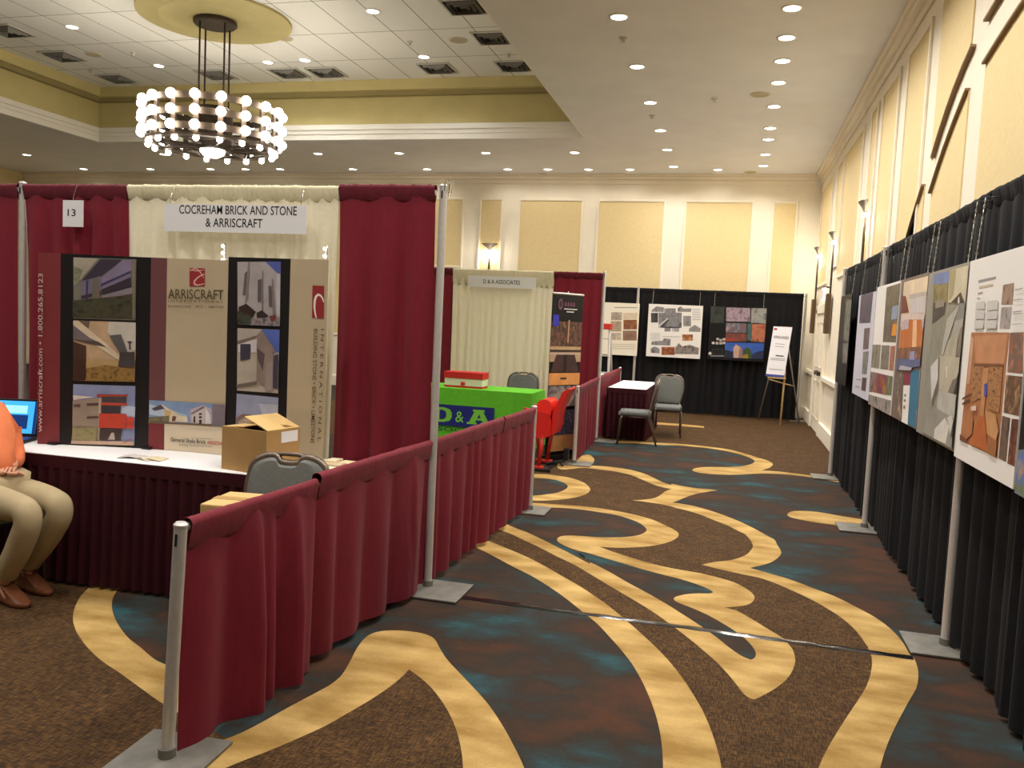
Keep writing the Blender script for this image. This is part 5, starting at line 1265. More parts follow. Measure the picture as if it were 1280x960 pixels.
def board_y(label, x0, x1, z0, z1, m=M_BOARD, y=16.86, zbar=2.40):
    t = thing('poster_board', label, 'poster board', ((x0+x1)/2, y, z0), 0, 'square poster boards on the black back drape')
    a = NB(); box(a, (x0, y, z0), (x1, y+0.010, z1), 0.001); obj('board', a, m, t, False, True)
    for x in (x0+0.07, x1-0.07):
        a = NB(); chain(a, (x, y+0.006, z1-0.01), (x, 16.955, zbar), 0.03); obj('hanging_chain', a, M_CHAIN, t, False, True)
    def P(px, py):
        q = ypl(px, py, y); return Vector((min(max(q.x, x0+0.002), x1-0.002), y, min(max(q.z, z0+0.002), z1-0.002)))
    return t, (lambda nm, items, lift=0.0015: prints(nm, t, P, lift, (0, -1, 0), items))
a1 = lambda P: K(1190, 300, 5.3333, P)
a2 = lambda P: K(1190, 460, 5.3333, P)
b3 = lambda P: K(1100, 320, 6.854, P)
b8 = lambda P: K(1110, 440, 6.0, P)
b7 = lambda P: K(1050, 330, 5.65, P)
# nearest: library
tA, pA = board_x('white poster board with a large orange library photo, nearest whole board', 3.94, 4.925, 1.07, 2.10)
pA('text_lines', [(M_GREYINK, a1([(178, 285), (295, 258), (295, 243), (178, 268)])), (mat('tan_ink', (206, 190, 164), 0.5), a1([(182, 322), (275, 304), (275, 290), (182, 307)])), (M_GREYINK, a1([(175, 360), (206, 354), (206, 346), (175, 351)])), (M_GREYINK, a1([(172, 392), (190, 388), (190, 381), (172, 385)]))]
   + [(mat('pale_text_grey', (206, 202, 198), 0.5), a1(q)) for q in ([(165, 415), (225, 405), (222, 460), (162, 465)], [(238, 408), (312, 398), (310, 465), (236, 470)], [(160, 470), (222, 465), (222, 525), (158, 528)], [(236, 478), (310, 470), (308, 525), (234, 530)], [(156, 537), (218, 534), (216, 590), (154, 592)], [(232, 538), (306, 534), (304, 590), (230, 592)])]
   + [(M_GREYINK, a1(q)) for q in ([(430, 330), (480, 318), (480, 325), (430, 337)], [(420, 400), (480, 390), (480, 395), (420, 406)], [(418, 478), (480, 470), (480, 476), (418, 486)], [(416, 492), (480, 486), (480, 491), (416, 498)], [(414, 560), (480, 556), (480, 560), (414, 565)])])
LIB = [(150, 96, 62), (196, 136, 92), (110, 70, 48)]
for q, c in (([(342, 300), (415, 285), (405, 430), (330, 430)], [(96, 84, 62), (170, 140, 120), (60, 54, 40)]), ([(330, 450), (400, 445), (386, 590), (318, 590)], [(80, 72, 62), (180, 170, 170), (110, 104, 84)])):
    pA('photo_print', [(busy(c, 9), a1(q))])
pA('library_photo', [(ink((176, 116, 76)), a1([(130, 617), (385, 617)])+a2([(362, 0), (330, 330), (305, 600), (55, 482)])),
    (ink((196, 138, 98)), a1([(150, 640), (372, 630), (350, 825), (160, 820)])), (ink((206, 156, 122)), a1([(130, 640), (150, 660), (120, 960), (100, 960)])),
    (ink((120, 74, 46)), a1([(150, 825), (350, 830), (346, 850), (150, 845)])),
    (busy([(110, 70, 44), (184, 132, 86), (84, 52, 34)], 14, (1, 1, 4)), a1([(140, 840), (215, 845)])+a2([(200, 200), (130, 230), (130, 0)])),
    (busy([(110, 70, 44), (184, 132, 86), (84, 52, 34)], 14, (1, 1, 4)), a1([(255, 845), (345, 850)])+a2([(320, 300), (245, 270), (240, 60)])),
    (ink((196, 140, 92)), a2([(215, 0), (250, 0), (215, 330), (190, 330)])), (ink((70, 80, 160)), a2([(222, 108), (244, 100), (238, 185), (220, 195)])),
    (ink((188, 104, 58)), a2([(190, 320), (225, 320), (245, 560), (130, 510), (160, 400)])), (ink((178, 120, 78)), a2([(80, 330), (120, 300), (150, 330), (140, 440), (100, 480), (75, 420)])), (ink((120, 74, 50)), a2([(60, 440), (100, 470), (120, 505), (60, 480)])),
    (ink((198, 146, 98)), a2([(232, 280), (300, 310), (320, 420), (300, 500), (240, 440)])), (ink((160, 104, 66)), a2([(245, 440), (310, 490), (300, 595), (245, 565)])), (ink((226, 200, 186)), a2([(135, 258), (170, 250), (172, 285), (138, 285)])),
    (ink((90, 60, 44)), a2([(80, 200), (135, 170), (135, 182), (80, 215)])), (ink((90, 60, 44)), a2([(80, 235), (130, 205), (130, 215), (80, 250)]))])
for q, c in ((a1([(388, 618), (480, 614), (480, 892), (370, 880)]), [(170, 96, 60), (110, 92, 84), (196, 130, 96)]), (a1([(368, 900), (480, 912)])+a2([(478, 330), (345, 296), (362, 50)]), [(170, 116, 78), (84, 64, 54), (196, 148, 104)]),
             (a2([(336, 318), (390, 334), (362, 626), (312, 602)]), [(70, 60, 56), (120, 96, 80), (44, 38, 38)]), (a2([(400, 338), (458, 346), (428, 660), (370, 636)]), [(150, 84, 56), (84, 50, 44), (180, 116, 80)])):
    pA('photo_print', [(busy(c, 9), q)])
# cropped board at the frame edge
tZ, pZ = board_x('dark poster board with yellow and blue prints, cut off by the right edge', 2.93, 3.915, 1.06, 2.09, M_BLACKPR)
pZ('photo_print', [(busy([(200, 160, 50), (96, 120, 180), (120, 130, 60), (60, 50, 50)], 6), [(1268, 560), (1420, 560), (1420, 760), (1264, 640)])])
# gray museum board
tB, pB = board_x('poster board of pale grey angular museum interiors, left of the library board', 4.935, 5.895, 1.09, 2.10, mat('museum_grey_print', (150, 146, 134), 0.45))
pB('photo_print', [(ink((150, 146, 132)), b3([(455, 155), (835, 55), (790, 960), (420, 960)])), (ink((112, 130, 178)), b3([(465, 158), (602, 124), (592, 230), (462, 246)])), (busy([(120, 110, 66), (150, 136, 92), (96, 90, 60)], 6), b3([(462, 246), (590, 230), (572, 430), (455, 460)])),
    (ink((78, 70, 66)), b3([(458, 400), (570, 400), (552, 540), (450, 590)])), (ink((150, 140, 128)), b3([(480, 390), (555, 370), (550, 430), (480, 450)])),
    (ink((140, 138, 122)), b3([(450, 590), (680, 410), (540, 850), (428, 840)])), (ink((178, 176, 164)), b3([(688, 410), (640, 560), (545, 850), (530, 850), (580, 540)])), (ink((206, 196, 170)), b3([(602, 122), (832, 62), (800, 400), (735, 405), (700, 310), (615, 400), (590, 400)])),
    (ink((170, 158, 120)), b3([(602, 122), (660, 110), (640, 330), (600, 390)])), (ink((72, 62, 52)), b3([(620, 395), (700, 310), (735, 405)])), (ink((226, 222, 214)), b3([(680, 355), (690, 350), (692, 405), (676, 405)])),
    (ink((138, 136, 128)), b3([(690, 405), (790, 400), (785, 530), (650, 560)])), (ink((170, 166, 154)), b3([(650, 560), (785, 530), (775, 700), (620, 720)])), (ink((132, 120, 106)), b3([(700, 620), (775, 600), (760, 870), (660, 870)])), (ink((176, 170, 150)), b3([(600, 720), (690, 640), (660, 870), (550, 870)]))], 0.001)
pB('photo_print', [(ink((146, 142, 130)), b8([(300, 10), (600, 40), (528, 748), (262, 606)])), (ink((206, 204, 200)), b8([(330, 110), (388, 42), (386, 200), (336, 365)])), (ink((112, 106, 96)), b8([(388, 42), (405, 42), (385, 300), (340, 420), (340, 365), (386, 200)])),
    (ink((186, 178, 156)), b8([(402, 30), (596, 44), (575, 332), (480, 318), (396, 280)])), (ink((62, 54, 50)), b8([(530, 190), (588, 160), (575, 330), (500, 320)])), (ink((120, 112, 98)), b8([(500, 210), (535, 190), (505, 318), (460, 310)])), (ink((220, 212, 194)), b8([(445, 110), (462, 105), (462, 190), (452, 200)])),
    (ink((184, 182, 172)), b8([(396, 285), (570, 335), (552, 560), (400, 480), (380, 420)])), (ink((152, 148, 138)), b8([(380, 420), (552, 520), (530, 745), (270, 600), (330, 440)])), (ink((214, 212, 202)), b8([(365, 580), (445, 494), (475, 560), (448, 690), (360, 650)])), (ink((206, 204, 196)), b8([(460, 490), (495, 480), (512, 520), (485, 630), (475, 560)])), (ink((96, 90, 82)), b8([(500, 490), (525, 510), (500, 640), (485, 632), (512, 520)]))], 0.0075)
# orange hall board
tC, pC = board_x('poster board with an orange concert hall photo and a teal strip', 5.905, 6.80, 1.10, 2.11, mat('mixed_print_base', (120, 104, 96), 0.45))
pC('hall_photo', [(ink((216, 196, 168)), b3([(208, 225), (466, 155), (440, 500), (188, 500)])), (ink((226, 206, 176)), b3([(240, 215), (440, 165), (400, 320), (262, 345)])), (ink((206, 198, 196)), b3([(262, 350), (396, 330), (385, 490), (264, 492)])), (ink((190, 178, 170)), b3([(250, 330), (410, 300), (405, 335), (255, 370)])),
    (ink((116, 52, 52)), b3([(190, 340), (225, 345), (250, 480), (186, 490)])), (ink((116, 52, 52)), b3([(466, 330), (455, 480), (390, 492), (420, 400)])), (ink((216, 196, 186)), b3([(186, 500), (450, 490), (440, 600), (180, 610)])), (ink((196, 178, 180)), b3([(190, 560), (250, 540), (250, 640), (185, 640)])), (ink((196, 178, 180)), b3([(365, 540), (440, 530), (435, 640), (365, 640)])),
    (busy([(206, 128, 66), (186, 100, 48), (226, 156, 96)], 8, (1, 3, 0.5)), b3([(178, 640), (250, 620), (255, 545), (365, 545), (368, 640), (438, 600), (415, 890), (158, 870)])), (ink((236, 184, 138)), b3([(290, 550), (325, 548), (322, 830), (280, 830)])), (busy([(150, 90, 54), (110, 80, 66), (196, 130, 84)], 10), b3([(165, 790), (420, 780), (412, 890), (158, 885)])),
    (ink((84, 92, 130)), b3([(158, 880), (412, 890), (405, 960), (150, 955)])+[]), (ink((96, 104, 140)), b8([(76, 60), (300, 60), (298, 118), (70, 132)])), (ink((176, 170, 180)), b8([(100, 100), (190, 118), (180, 140), (90, 135)])), (ink((150, 150, 184)), b3([(270, 820), (310, 815), (308, 890), (262, 890)]))])
pC('photo_print', [(busy([(150, 130, 110), (90, 80, 76), (186, 160, 136)], 9), b8([(66, 150), (122, 160), (104, 510), (56, 495)]))])
pC('photo_print', [(busy([(110, 40, 60), (150, 60, 76), (60, 40, 50)], 9), b8([(124, 150), (170, 140), (166, 245), (118, 248)]))])
pC('side_column', [(M_BOARD, b8([(116, 250), (166, 250), (148, 545), (100, 525)])), (ink((110, 130, 120)), b8([(124, 315), (137, 315), (136, 335), (123, 335)])), (ink((150, 110, 96)), b8([(122, 355), (135, 355), (134, 372), (121, 372)])), (ink((160, 130, 90)), b8([(118, 400), (132, 400), (131, 425), (117, 425)]))])
pC('teal_strip', [(mat('teal_print', (58, 116, 146), 0.5, var=0.05), b8([(172, 135), (240, 140), (214, 570), (150, 545)]))])
pC('photo_print', [(ink((196, 184, 172)), b8([(242, 140), (302, 118), (282, 450), (222, 432)])), (ink((40, 34, 40)), b8([(240, 250), (258, 210), (256, 300), (232, 400), (224, 410)])), (ink((150, 108, 84)), b8([(262, 330), (300, 310), (286, 450), (250, 440)])), (ink((226, 220, 214)), b8([(245, 290), (285, 280), (280, 340), (250, 345)]))], 0.0022)
pC('photo_print', [(ink((206, 178, 170)), b8([(218, 434), (276, 452), (268, 602), (213, 578)])), (busy([(120, 70, 70), (206, 186, 180)], 8), b8([(228, 470), (262, 480), (256, 590), (222, 574)]))], 0.0030)
# collage board
tD, pD = board_x('white poster board with a collage of dark garden photos, second from the orange hall', 6.84, 7.90, 1.10, 2.11)
pD('photo_print', [(busy([(70, 64, 54), (124, 112, 92), (44, 42, 40)], 8), b7([(330, 165), (452, 128), (418, 555), (302, 550)])), (ink((146, 160, 184)), b7([(372, 300), (418, 290), (404, 385), (362, 395)])), (ink((110, 96, 90)), b7([(345, 420), (372, 410), (360, 500), (330, 500)])), (ink((230, 150, 48)), b7([(374, 425), (408, 420), (400, 505), (364, 508)])), (ink((90, 44, 44)), b7([(440, 240), (462, 235), (455, 360), (430, 370)]))])
for q, c in (([(214, 568), (290, 570), (278, 738), (196, 724)], [(90, 86, 60), (150, 144, 128), (110, 104, 76)]), ([(296, 574), (352, 576), (342, 748), (284, 740)], [(84, 80, 66), (140, 130, 116), (60, 56, 50)]), ([(358, 580), (412, 580), (402, 760), (346, 750)], [(150, 90, 70), (180, 120, 96), (110, 70, 56)])):
    pD('photo_print', [(busy(c, 8), b7(q))])
for q, c in (([(192, 752), (262, 768), (238, 905), (172, 888)], [(96, 84, 80), (150, 124, 120), (70, 66, 60)]), ([(262, 768), (335, 786), (322, 925), (238, 905)], [(70, 74, 120), (150, 70, 60), (190, 150, 60)]), ([(335, 786), (395, 800), (380, 935), (322, 925)], [(120, 130, 90), (96, 104, 80), (170, 160, 120)])):
    pD('photo_print', [(busy(c, 9), b7(q))])
pD('photo_print', [(busy([(90, 84, 80), (170, 160, 154), (60, 56, 54)], 10), [(1080, 490), (1119, 503), (1118, 524), (1078, 508)])])
# lavender text board
tE, pE = board_x('pale lavender poster board with a blue photo at its top, beside the garden collage', 7.93, 8.96, 1.12, 2.08, mat('lavender_board', (206, 204, 216), 0.5))
pE('photo_print', [(busy([(60, 66, 110), (96, 84, 96), (50, 46, 50)], 8), b7([(150, 212), (238, 175), (214, 415), (136, 418)]))])
for q, c in (([(172, 455), (214, 450), (200, 600), (162, 604)], [(130, 110, 110), (96, 84, 84)]), ([(164, 622), (205, 615), (188, 780), (155, 776)], [(100, 100, 90), (150, 150, 144)]), ([(158, 800), (190, 806), (180, 900), (150, 890)], [(110, 84, 84), (70, 60, 60)])):
    pE('photo_print', [(busy(c, 9), b7(q))])
pE('text_lines', [(M_GREYINK, b7([(116, 810), (150, 815), (149, 822), (115, 816)])), (M_GREYINK, b7([(110, 860), (140, 866), (139, 874), (109, 866)]))])
# far black board
tF, pF = board_x('black poster board with grey photos, farthest on the side drape', 9.50, 10.42, 1.15, 2.13, M_BLACKPR)
for q, c in (([(44, 250), (104, 245), (92, 548), (24, 540)], [(70, 70, 60), (130, 130, 120), (40, 40, 38)]), ([(22, 560), (80, 558), (70, 705), (18, 700)], [(150, 146, 136), (60, 58, 56)]), ([(48, 712), (80, 706), (72, 868), (42, 852)], [(206, 200, 190), (160, 156, 150)])):
    pF('photo_print', [(busy(c, 7), b7(q))])
# back drape boards
p5 = lambda P: K(740, 360, 5.3333, P)
def rc(x0, y0, x1, y1): return p5(R4(x0, y0, x1, y1))
t1, q1_ = board_y('white poster board of sepia interior photos, leftmost on the back drape', -2.84, -1.82, 1.09, 2.125, mat('ivory_board', (236, 228, 208), 0.5))
for r_, c in ((rc(128, 162, 200, 215), [(120, 104, 90), (206, 190, 170)]), (rc(126, 222, 196, 290), [(150, 130, 110), (190, 170, 146)]), (rc(124, 300, 194, 345), [(130, 114, 100), (210, 196, 176)]), (rc(206, 165, 302, 208), [(200, 180, 150), (222, 206, 180)]), (rc(210, 212, 300, 276), [(170, 110, 66), (120, 76, 50), (206, 150, 100)]), (rc(206, 284, 298, 350), [(130, 120, 120), (150, 110, 84), (110, 96, 90)])):
    q1_('photo_print', [(busy(c, 7), r_)])
q1_('text_lines', [(M_GREYINK, rc(150, 128, 300, 133))]+[(mat('pale_text_tan', (214, 204, 186), 0.5), rc(130, y, 290, y+8)) for y in (372, 386, 400)])
t2, q2_ = board_y('white poster board of black and white house photos, middle of the back drape', -1.64, -0.595, 1.10, 2.13)
BW = [(60, 58, 60), (150, 146, 146), (96, 92, 94)]
q2_('photo_print', [(busy(BW, 7), p5([(396, 150), (430, 122), (480, 130), (478, 160), (396, 158)]))])
for r_, c in ((rc(482, 136, 558, 164), [(80, 76, 78), (170, 168, 168)]), (p5([(572, 158), (572, 135), (590, 122), (610, 138), (662, 136), (660, 160)]), BW), (rc(393, 166, 440, 230), [(50, 48, 50), (96, 92, 92)]), (rc(444, 164, 598, 266), [(70, 68, 70), (140, 138, 140), (100, 98, 100)]), (rc(608, 186, 660, 254), [(110, 106, 106), (160, 158, 156)]), (p5([(645, 290), (648, 268), (685, 246), (725, 270), (722, 293)]), BW), (rc(483, 260, 524, 290), BW), (rc(532, 260, 580, 292), [(80, 78, 80), (220, 216, 212)]),
              (rc(388, 300, 455, 350), [(206, 202, 200), (226, 222, 218)]), (p5([(395, 378), (398, 356), (470, 352), (480, 336), (524, 340), (522, 384)]), BW), (rc(602, 310, 672, 351), [(190, 110, 60), (110, 70, 54), (220, 150, 96)]), (p5([(553, 440), (556, 395), (580, 366), (600, 390), (650, 378), (712, 400), (710, 442)]), [(60, 50, 48), (150, 140, 136), (90, 80, 76)]), (p5([(392, 432), (392, 402), (420, 390), (450, 405), (450, 435)]), BW), (rc(464, 393, 552, 446), [(196, 120, 70), (120, 66, 44), (220, 160, 110)])):
    q2_('photo_print', [(busy(c, 7), r_)])
q2_('photo_print', [(ink((206, 204, 202)), p5([(444, 248), (505, 200), (512, 212), (470, 262), (444, 264)])), (ink((80, 76, 78)), p5([(450, 258), (508, 206), (514, 216), (476, 264)]))], 0.004)
q2_('text_lines', [(mat('pale_text_grey', (206, 202, 198), 0.5), rc(668, y, 722, y+10)) for y in (140, 156, 172, 188, 204)]+[(mat('pale_text_grey', (206, 202, 198), 0.5), rc(x, 320, x+60, 326)) for x in (470, 530)])
t3, q3_ = board_y('black poster board of colourful night photos, right one on the back drape', -0.455, 0.60, 1.11, 2.14, M_BLACKPR)
q3_('photo_print', [(busy([(36, 40, 38), (60, 66, 60), (26, 26, 28)], 4), p5([(792, 124), (882, 126), (878, 235), (790, 230)]))])
for r_, c in ((p5([(895, 130), (1054, 134), (1054, 225), (894, 222)]), [(90, 70, 100), (170, 150, 160), (60, 50, 60)]), (p5([(1062, 134), (1164, 136), (1158, 238), (1060, 232)]), [(60, 66, 62), (160, 160, 154), (90, 84, 76)]), (p5([(894, 232), (1030, 236), (1030, 300), (893, 296)]), [(150, 80, 80), (90, 100, 110), (190, 150, 150)]), (p5([(1036, 236), (1064, 236), (1060, 352), (1034, 350)]), [(80, 110, 110), (60, 80, 84)]), (p5([(1066, 240), (1158, 242), (1150, 362), (1062, 358)]), [(150, 66, 50), (190, 120, 90), (80, 60, 50)]), (p5([(893, 300), (1032, 304), (1030, 358), (890, 356)]), [(190, 50, 44), (120, 70, 60), (80, 60, 56)])):
    q3_('photo_print', [(busy(c, 7), r_)])
q3_('house_photo', [(ink((58, 94, 176)), p5([(887, 362), (1148, 368), (1140, 474), (882, 464)])), (ink((40, 44, 60)), p5([(884, 410), (940, 425), (938, 466), (882, 464)])), (ink((46, 52, 84)), p5([(1055, 450), (1100, 425), (1144, 418), (1140, 474), (1050, 470)])), (ink((196, 160, 140)), p5([(945, 465), (942, 400), (960, 375), (1000, 402), (1002, 466)])), (ink((150, 112, 96)), p5([(985, 395), (1002, 402), (1002, 466), (975, 466)])), (ink((66, 84, 44)), p5([(1005, 468), (1010, 415), (1030, 396), (1058, 410), (1064, 470)])), (ink((150, 126, 50)), p5([(1002, 448), (1040, 440), (1040, 470), (1000, 468)]))])
for x, y in ((838, 340), (858, 348), (880, 342), (808, 366), (834, 368), (858, 368), (880, 366)):
    q3_('photo_print', [(busy([(150, 130, 120), (220, 210, 200)], 8), rc(x-9, y-8, x+9, y+8))])
q3_('photo_print', [(ink((60, 60, 60)), rc(800, 405, 872, 445)), (ink((24, 24, 26)), rc(804, 409, 868, 441)), (ink((220, 216, 210)), p5([(776, 432), (790, 424), (798, 436), (792, 446), (778, 444)])), (ink((150, 150, 150)), rc(790, 450, 880, 456))])

# ================================================================== EASEL
t = thing('easel', 'light wooden tripod easel in front of the black back drape', 'easel', (0.93, 16.3, 0))
M_WOODL = mat('pale_easel_wood', (196, 164, 110), 0.5, var=0.1, scale=12); M_ALU = mat('easel_grey_leg', (150, 142, 134), 0.4, metal=0.5)
F1, F2, F3 = zpl(947, 524), zpl(975, 532), zpl(997, 526)
F1.y = min(F1.y, 16.72); F3.y = min(F3.y, 16.72)
TOPP = Vector((0.90, 16.50, 1.80))
for nm2, F, m in (('front_leg', F2, M_WOODL),):
    a = NB(); tube(a, [F, Vector((F.x+0.03, 16.20, 0.95)), TOPP+Vector((0, -0.03, -0.1))], 0.017, 8); obj(nm2, a, m, t, True, True)
a = NB(); tube(a, [F1, TOPP+Vector((-0.03, 0.02, 0))], 0.013, 8); obj('side_leg', a, M_ALU, t, True, True)
a = NB(); tube(a, [F3, TOPP+Vector((0.03, 0.02, 0))], 0.013, 8); obj('side_leg', a, M_ALU, t, True, True)
a = NB(); tube(a, [(0.72, 16.52, 0.80), (0.95, 16.20, 0.76)], 0.012, 6); tube(a, [(0.95, 16.20, 0.76), (1.16, 16.60, 0.70)], 0.012, 6); obj('brace', a, M_WOODL, t, True, True)
a = NB(); box(a, (0.66, 16.10, 0.845), (0.98, 16.19, 0.865), 0.004); obj('ledge', a, M_WOODL, t, False, True)
# sign board on the easel
E0, E1, E2, E3 = ypl(957, 470, 16.13), ypl(980, 472, 16.13), ypl(990.5, 409, 16.33), ypl(967, 408, 16.33)
E0.y = 16.13; E1.y = 16.13; E3.y = 16.33; E2.y = 16.33
t = thing('easel_sign', 'narrow white awards sign with a blue bottom edge leaning on the easel', 'sign', (E0+E1)/2)
en = (E1-E0).cross(E3-E0).normalized()
if en.y > 0: en = -en
a = NB(); slab(a, [E0, E1, E2, E3], -en, 0.01); obj('board', a, mat('sign_white', (228, 226, 232), 0.5), t, False, True)
def PE_(u, v): return E0+(E1-E0)*u+(E3-E0)*v
prints('blue_edge', t, PE_, 0.001, en, [(mat('sign_blue', (60, 66, 150), 0.5), R4(0, 0, 1, 0.045)), (M_RINK, R4(0.05, 0.93, 0.22, 0.97))]+[(M_GREYINK, R4(0.25, v, 0.75, v+0.012)) for v in (0.60, 0.65)]+[(M_GREYINK, R4(0.12, v, 0.9, v+0.012)) for v in (0.14, 0.33, 0.36)])
text('lettering', 'HONOR AWARDS', PE_(0.12, 0.76)+en*0.002, PE_(0.92, 0.76)+en*0.002, en, 0.055, M_INKK, t)
prints('text_lines', t, PE_, 0.002, en, [(M_INKK, R4(0.36, 0.41, 0.8, 0.432))])

# ================================================================== FLOOR STRIP AND CORD
A = zpl(566, 745.5); B = zpl(1141, 823)
a = NB(); d = (B-A).normalized(); s = Vector((-d.y, d.x, 0)); n = 70
rows = []
for i in range(n+1):
    p = A+(B-A)*(i/n); w = 0.028+0.003*math.sin(i*1.3)
    z = 0.0045+0.003*abs(math.sin(i*0.7))
    rows.append([a.verts.new(p+s*w+Vector((0, 0, 0.0032))), a.verts.new(p+s*w*0.5+Vector((0, 0, z+0.002))), a.verts.new(p-s*w*0.5+Vector((0, 0, z))), a.verts.new(p-s*w+Vector((0, 0, 0.0032)))])
for i in range(n):
    for k in range(3): a.faces.new((rows[i][k], rows[i][k+1], rows[i+1][k+1], rows[i+1][k]))
o = obj('floor_tape', a, mat('shiny_black_tape', (26, 22, 24), 0.14, spec=0.8), None, True); tag(o, 'shiny black tape strip running across the carpet between two drape posts', 'tape strip')
q = [zpl(*p_, 0.006) for p_ in ((520, 744), (532, 747.5), (548, 748), (560, 746), (566, 745))]
a = NB(); tube(a, [tuple(v) for v in cat_rom([tuple(v) for v in q], 5, False)], 0.006, 6); o = obj('power_cord', a, mat('cream_cord', (206, 186, 140), 0.5), None, True); tag(o, 'short cream cord curving under the tall post base plate', 'cord')

# ================================================================== SEATED PERSON
def skin(name, chains, m, parent, root=0, sub=2):
    """one continuous skinned surface; chains = lists of (point, radius); shared joints are merged"""
    me = bpy.data.meshes.new(name); vs_, es, rad = [], [], []
    def vid(p, r):
        for i, v in enumerate(vs_):
            if (Vector(v)-Vector(p)).length < 1e-4: return i
        vs_.append(tuple(p)); rad.append(r if isinstance(r, (tuple, list)) else (r, r)); return len(vs_)-1
    for c in chains:
        ids = [vid(p, r) for p, r in c]
        for a_, b_ in zip(ids, ids[1:]): es.append((a_, b_))
    me.from_pydata(vs_, es, [])
    o = bpy.data.objects.new(name, me); C.objects.link(o)
    o.modifiers.new('skin', 'SKIN'); o.modifiers.new('sub', 'SUBSURF').levels = sub
    o.modifiers['skin'].use_smooth_shade = True
    for i, v in enumerate(me.skin_vertices[0].data): v.radius = rad[i]; v.use_root = (i == root)
    dg = bpy.context.evaluated_depsgraph_get(); dg.update()
    nm_ = bpy.data.meshes.new_from_object(o.evaluated_get(dg)); C.objects.unlink(o); bpy.data.objects.remove(o)
    nm_.materials.clear(); nm_.materials.append(m)
    for p in nm_.polygons: p.use_smooth = True
    o = bpy.data.objects.new(name, nm_); C.objects.link(o); o.parent = parent
    return o
M_SKIN = mat('skin', (206, 150, 120), 0.55); M_SHIRT = mat('orange_shirt', (236, 132, 84), 0.8, var=0.06, scale=14, bump=0.15); M_KHAKI = mat('khaki_trousers', (172, 154, 118), 0.85, var=0.08, scale=10, bump=0.2); M_SHOE = mat('brown_leather', (112, 66, 42), 0.4); M_HAIR = mat('brown_hair', (70, 50, 36), 0.7)
PX, PY, PR = -4.0, 3.87, -0.22
pr = thing('person', 'seated person in orange shirt and khaki trousers, cut off by the left edge', 'person', (PX, PY, 0), PR)
# local coordinates: facing +X, right side towards -Y (camera); leaning back, hands in the lap
PEL = (0.0, 0.0, 0.57)
HR, HL = (0.03, -0.095, 0.56), (0.03, 0.095, 0.56)
KR, KL = (0.475, -0.105, 0.55), (0.445, 0.095, 0.55)
AR, AL = (0.21, -0.09, 0.10), (0.12, 0.10, 0.11)
CHS, NEK = (-0.22, 0.0, 0.95), (-0.275, 0.0, 1.11)
SR, SL = (-0.24, -0.18, 0.985), (-0.24, 0.17, 0.985)
ER, EL = (-0.10, -0.225, 0.745), (-0.11, 0.18, 0.75)
WR, WL = (0.06, -0.06, 0.70), (0.02, 0.09, 0.715)
HX, HZ = -0.215, -0.085
body = skin('body', [
    [(PEL, 0.11), ((-0.085, 0, 0.75), (0.10, 0.125)), (CHS, (0.105, 0.14)), (NEK, 0.052), ((HX-0.080, 0, 1.25+HZ), 0.056), ((HX-0.080, 0, 1.325+HZ), (0.082, 0.078)), ((HX-0.085, 0, 1.40+HZ), (0.072, 0.066))],
    [(CHS, (0.105, 0.14)), (SR, 0.052), ((-0.18, -0.212, 0.87), 0.042), (ER, 0.036), ((-0.02, -0.15, 0.72), 0.033), (WR, 0.024), ((0.095, 0.0, 0.695), (0.018, 0.036))],
    [(CHS, (0.105, 0.14)), (SL, 0.052), ((-0.18, 0.185, 0.87), 0.042), (EL, 0.036), ((-0.04, 0.14, 0.73), 0.033), (WL, 0.024), ((0.065, 0.05, 0.715), (0.018, 0.036))],
    [(PEL, 0.11), (HR, 0.085), ((0.26, -0.105, 0.56), 0.072), (KR, 0.052), ((0.35, -0.10, 0.33), 0.048), (AR, 0.034), ((0.27, -0.10, 0.045), (0.03, 0.028)), ((0.37, -0.105, 0.03), (0.028, 0.02))],
    [(PEL, 0.11), (HL, 0.085), ((0.24, 0.095, 0.56), 0.072), (KL, 0.052), ((0.28, 0.095, 0.33), 0.048), (AL, 0.034), ((0.18, 0.10, 0.045), (0.03, 0.028)), ((0.28, 0.10, 0.03), (0.028, 0.02))],
    [((HX-0.080, 0, 1.325+HZ), (0.082, 0.078)), ((HX, 0, 1.315+HZ), (0.03, 0.022)), ((HX+0.02, 0, 1.305+HZ), (0.012, 0.010))],
], M_SKIN, pr)
for cx, cy, cz, dx_, dy_ in ((0.095, 0.0, 0.695, 0.25, 1.0), (0.065, 0.05, 0.715, 0.9, -1.0)):
    d = Vector((dx_, dy_, -0.12)).normalized(); sd = Vector((-d.y, d.x, 0)).normalized()
    for k, ln in ((-1.5, 0.062), (-0.5, 0.074), (0.5, 0.070), (1.5, 0.056)):
        b = Vector((cx, cy, cz))+sd*k*0.019+d*0.02
        skin('finger', [[(tuple(b), 0.009), (tuple(b+d*ln*0.5+Vector((0, 0, 0.004))), 0.0085), (tuple(b+d*ln+Vector((0, 0, -0.012))), 0.007)]], M_SKIN, pr, 0, 1)
    b = Vector((cx, cy, cz))-sd*0.03-d*0.01
    skin('thumb', [[(tuple(b), 0.011), (tuple(b-sd*0.022+d*0.025), 0.010), (tuple(b-sd*0.028+d*0.05), 0.008)]], M_SKIN, pr, 0, 1)
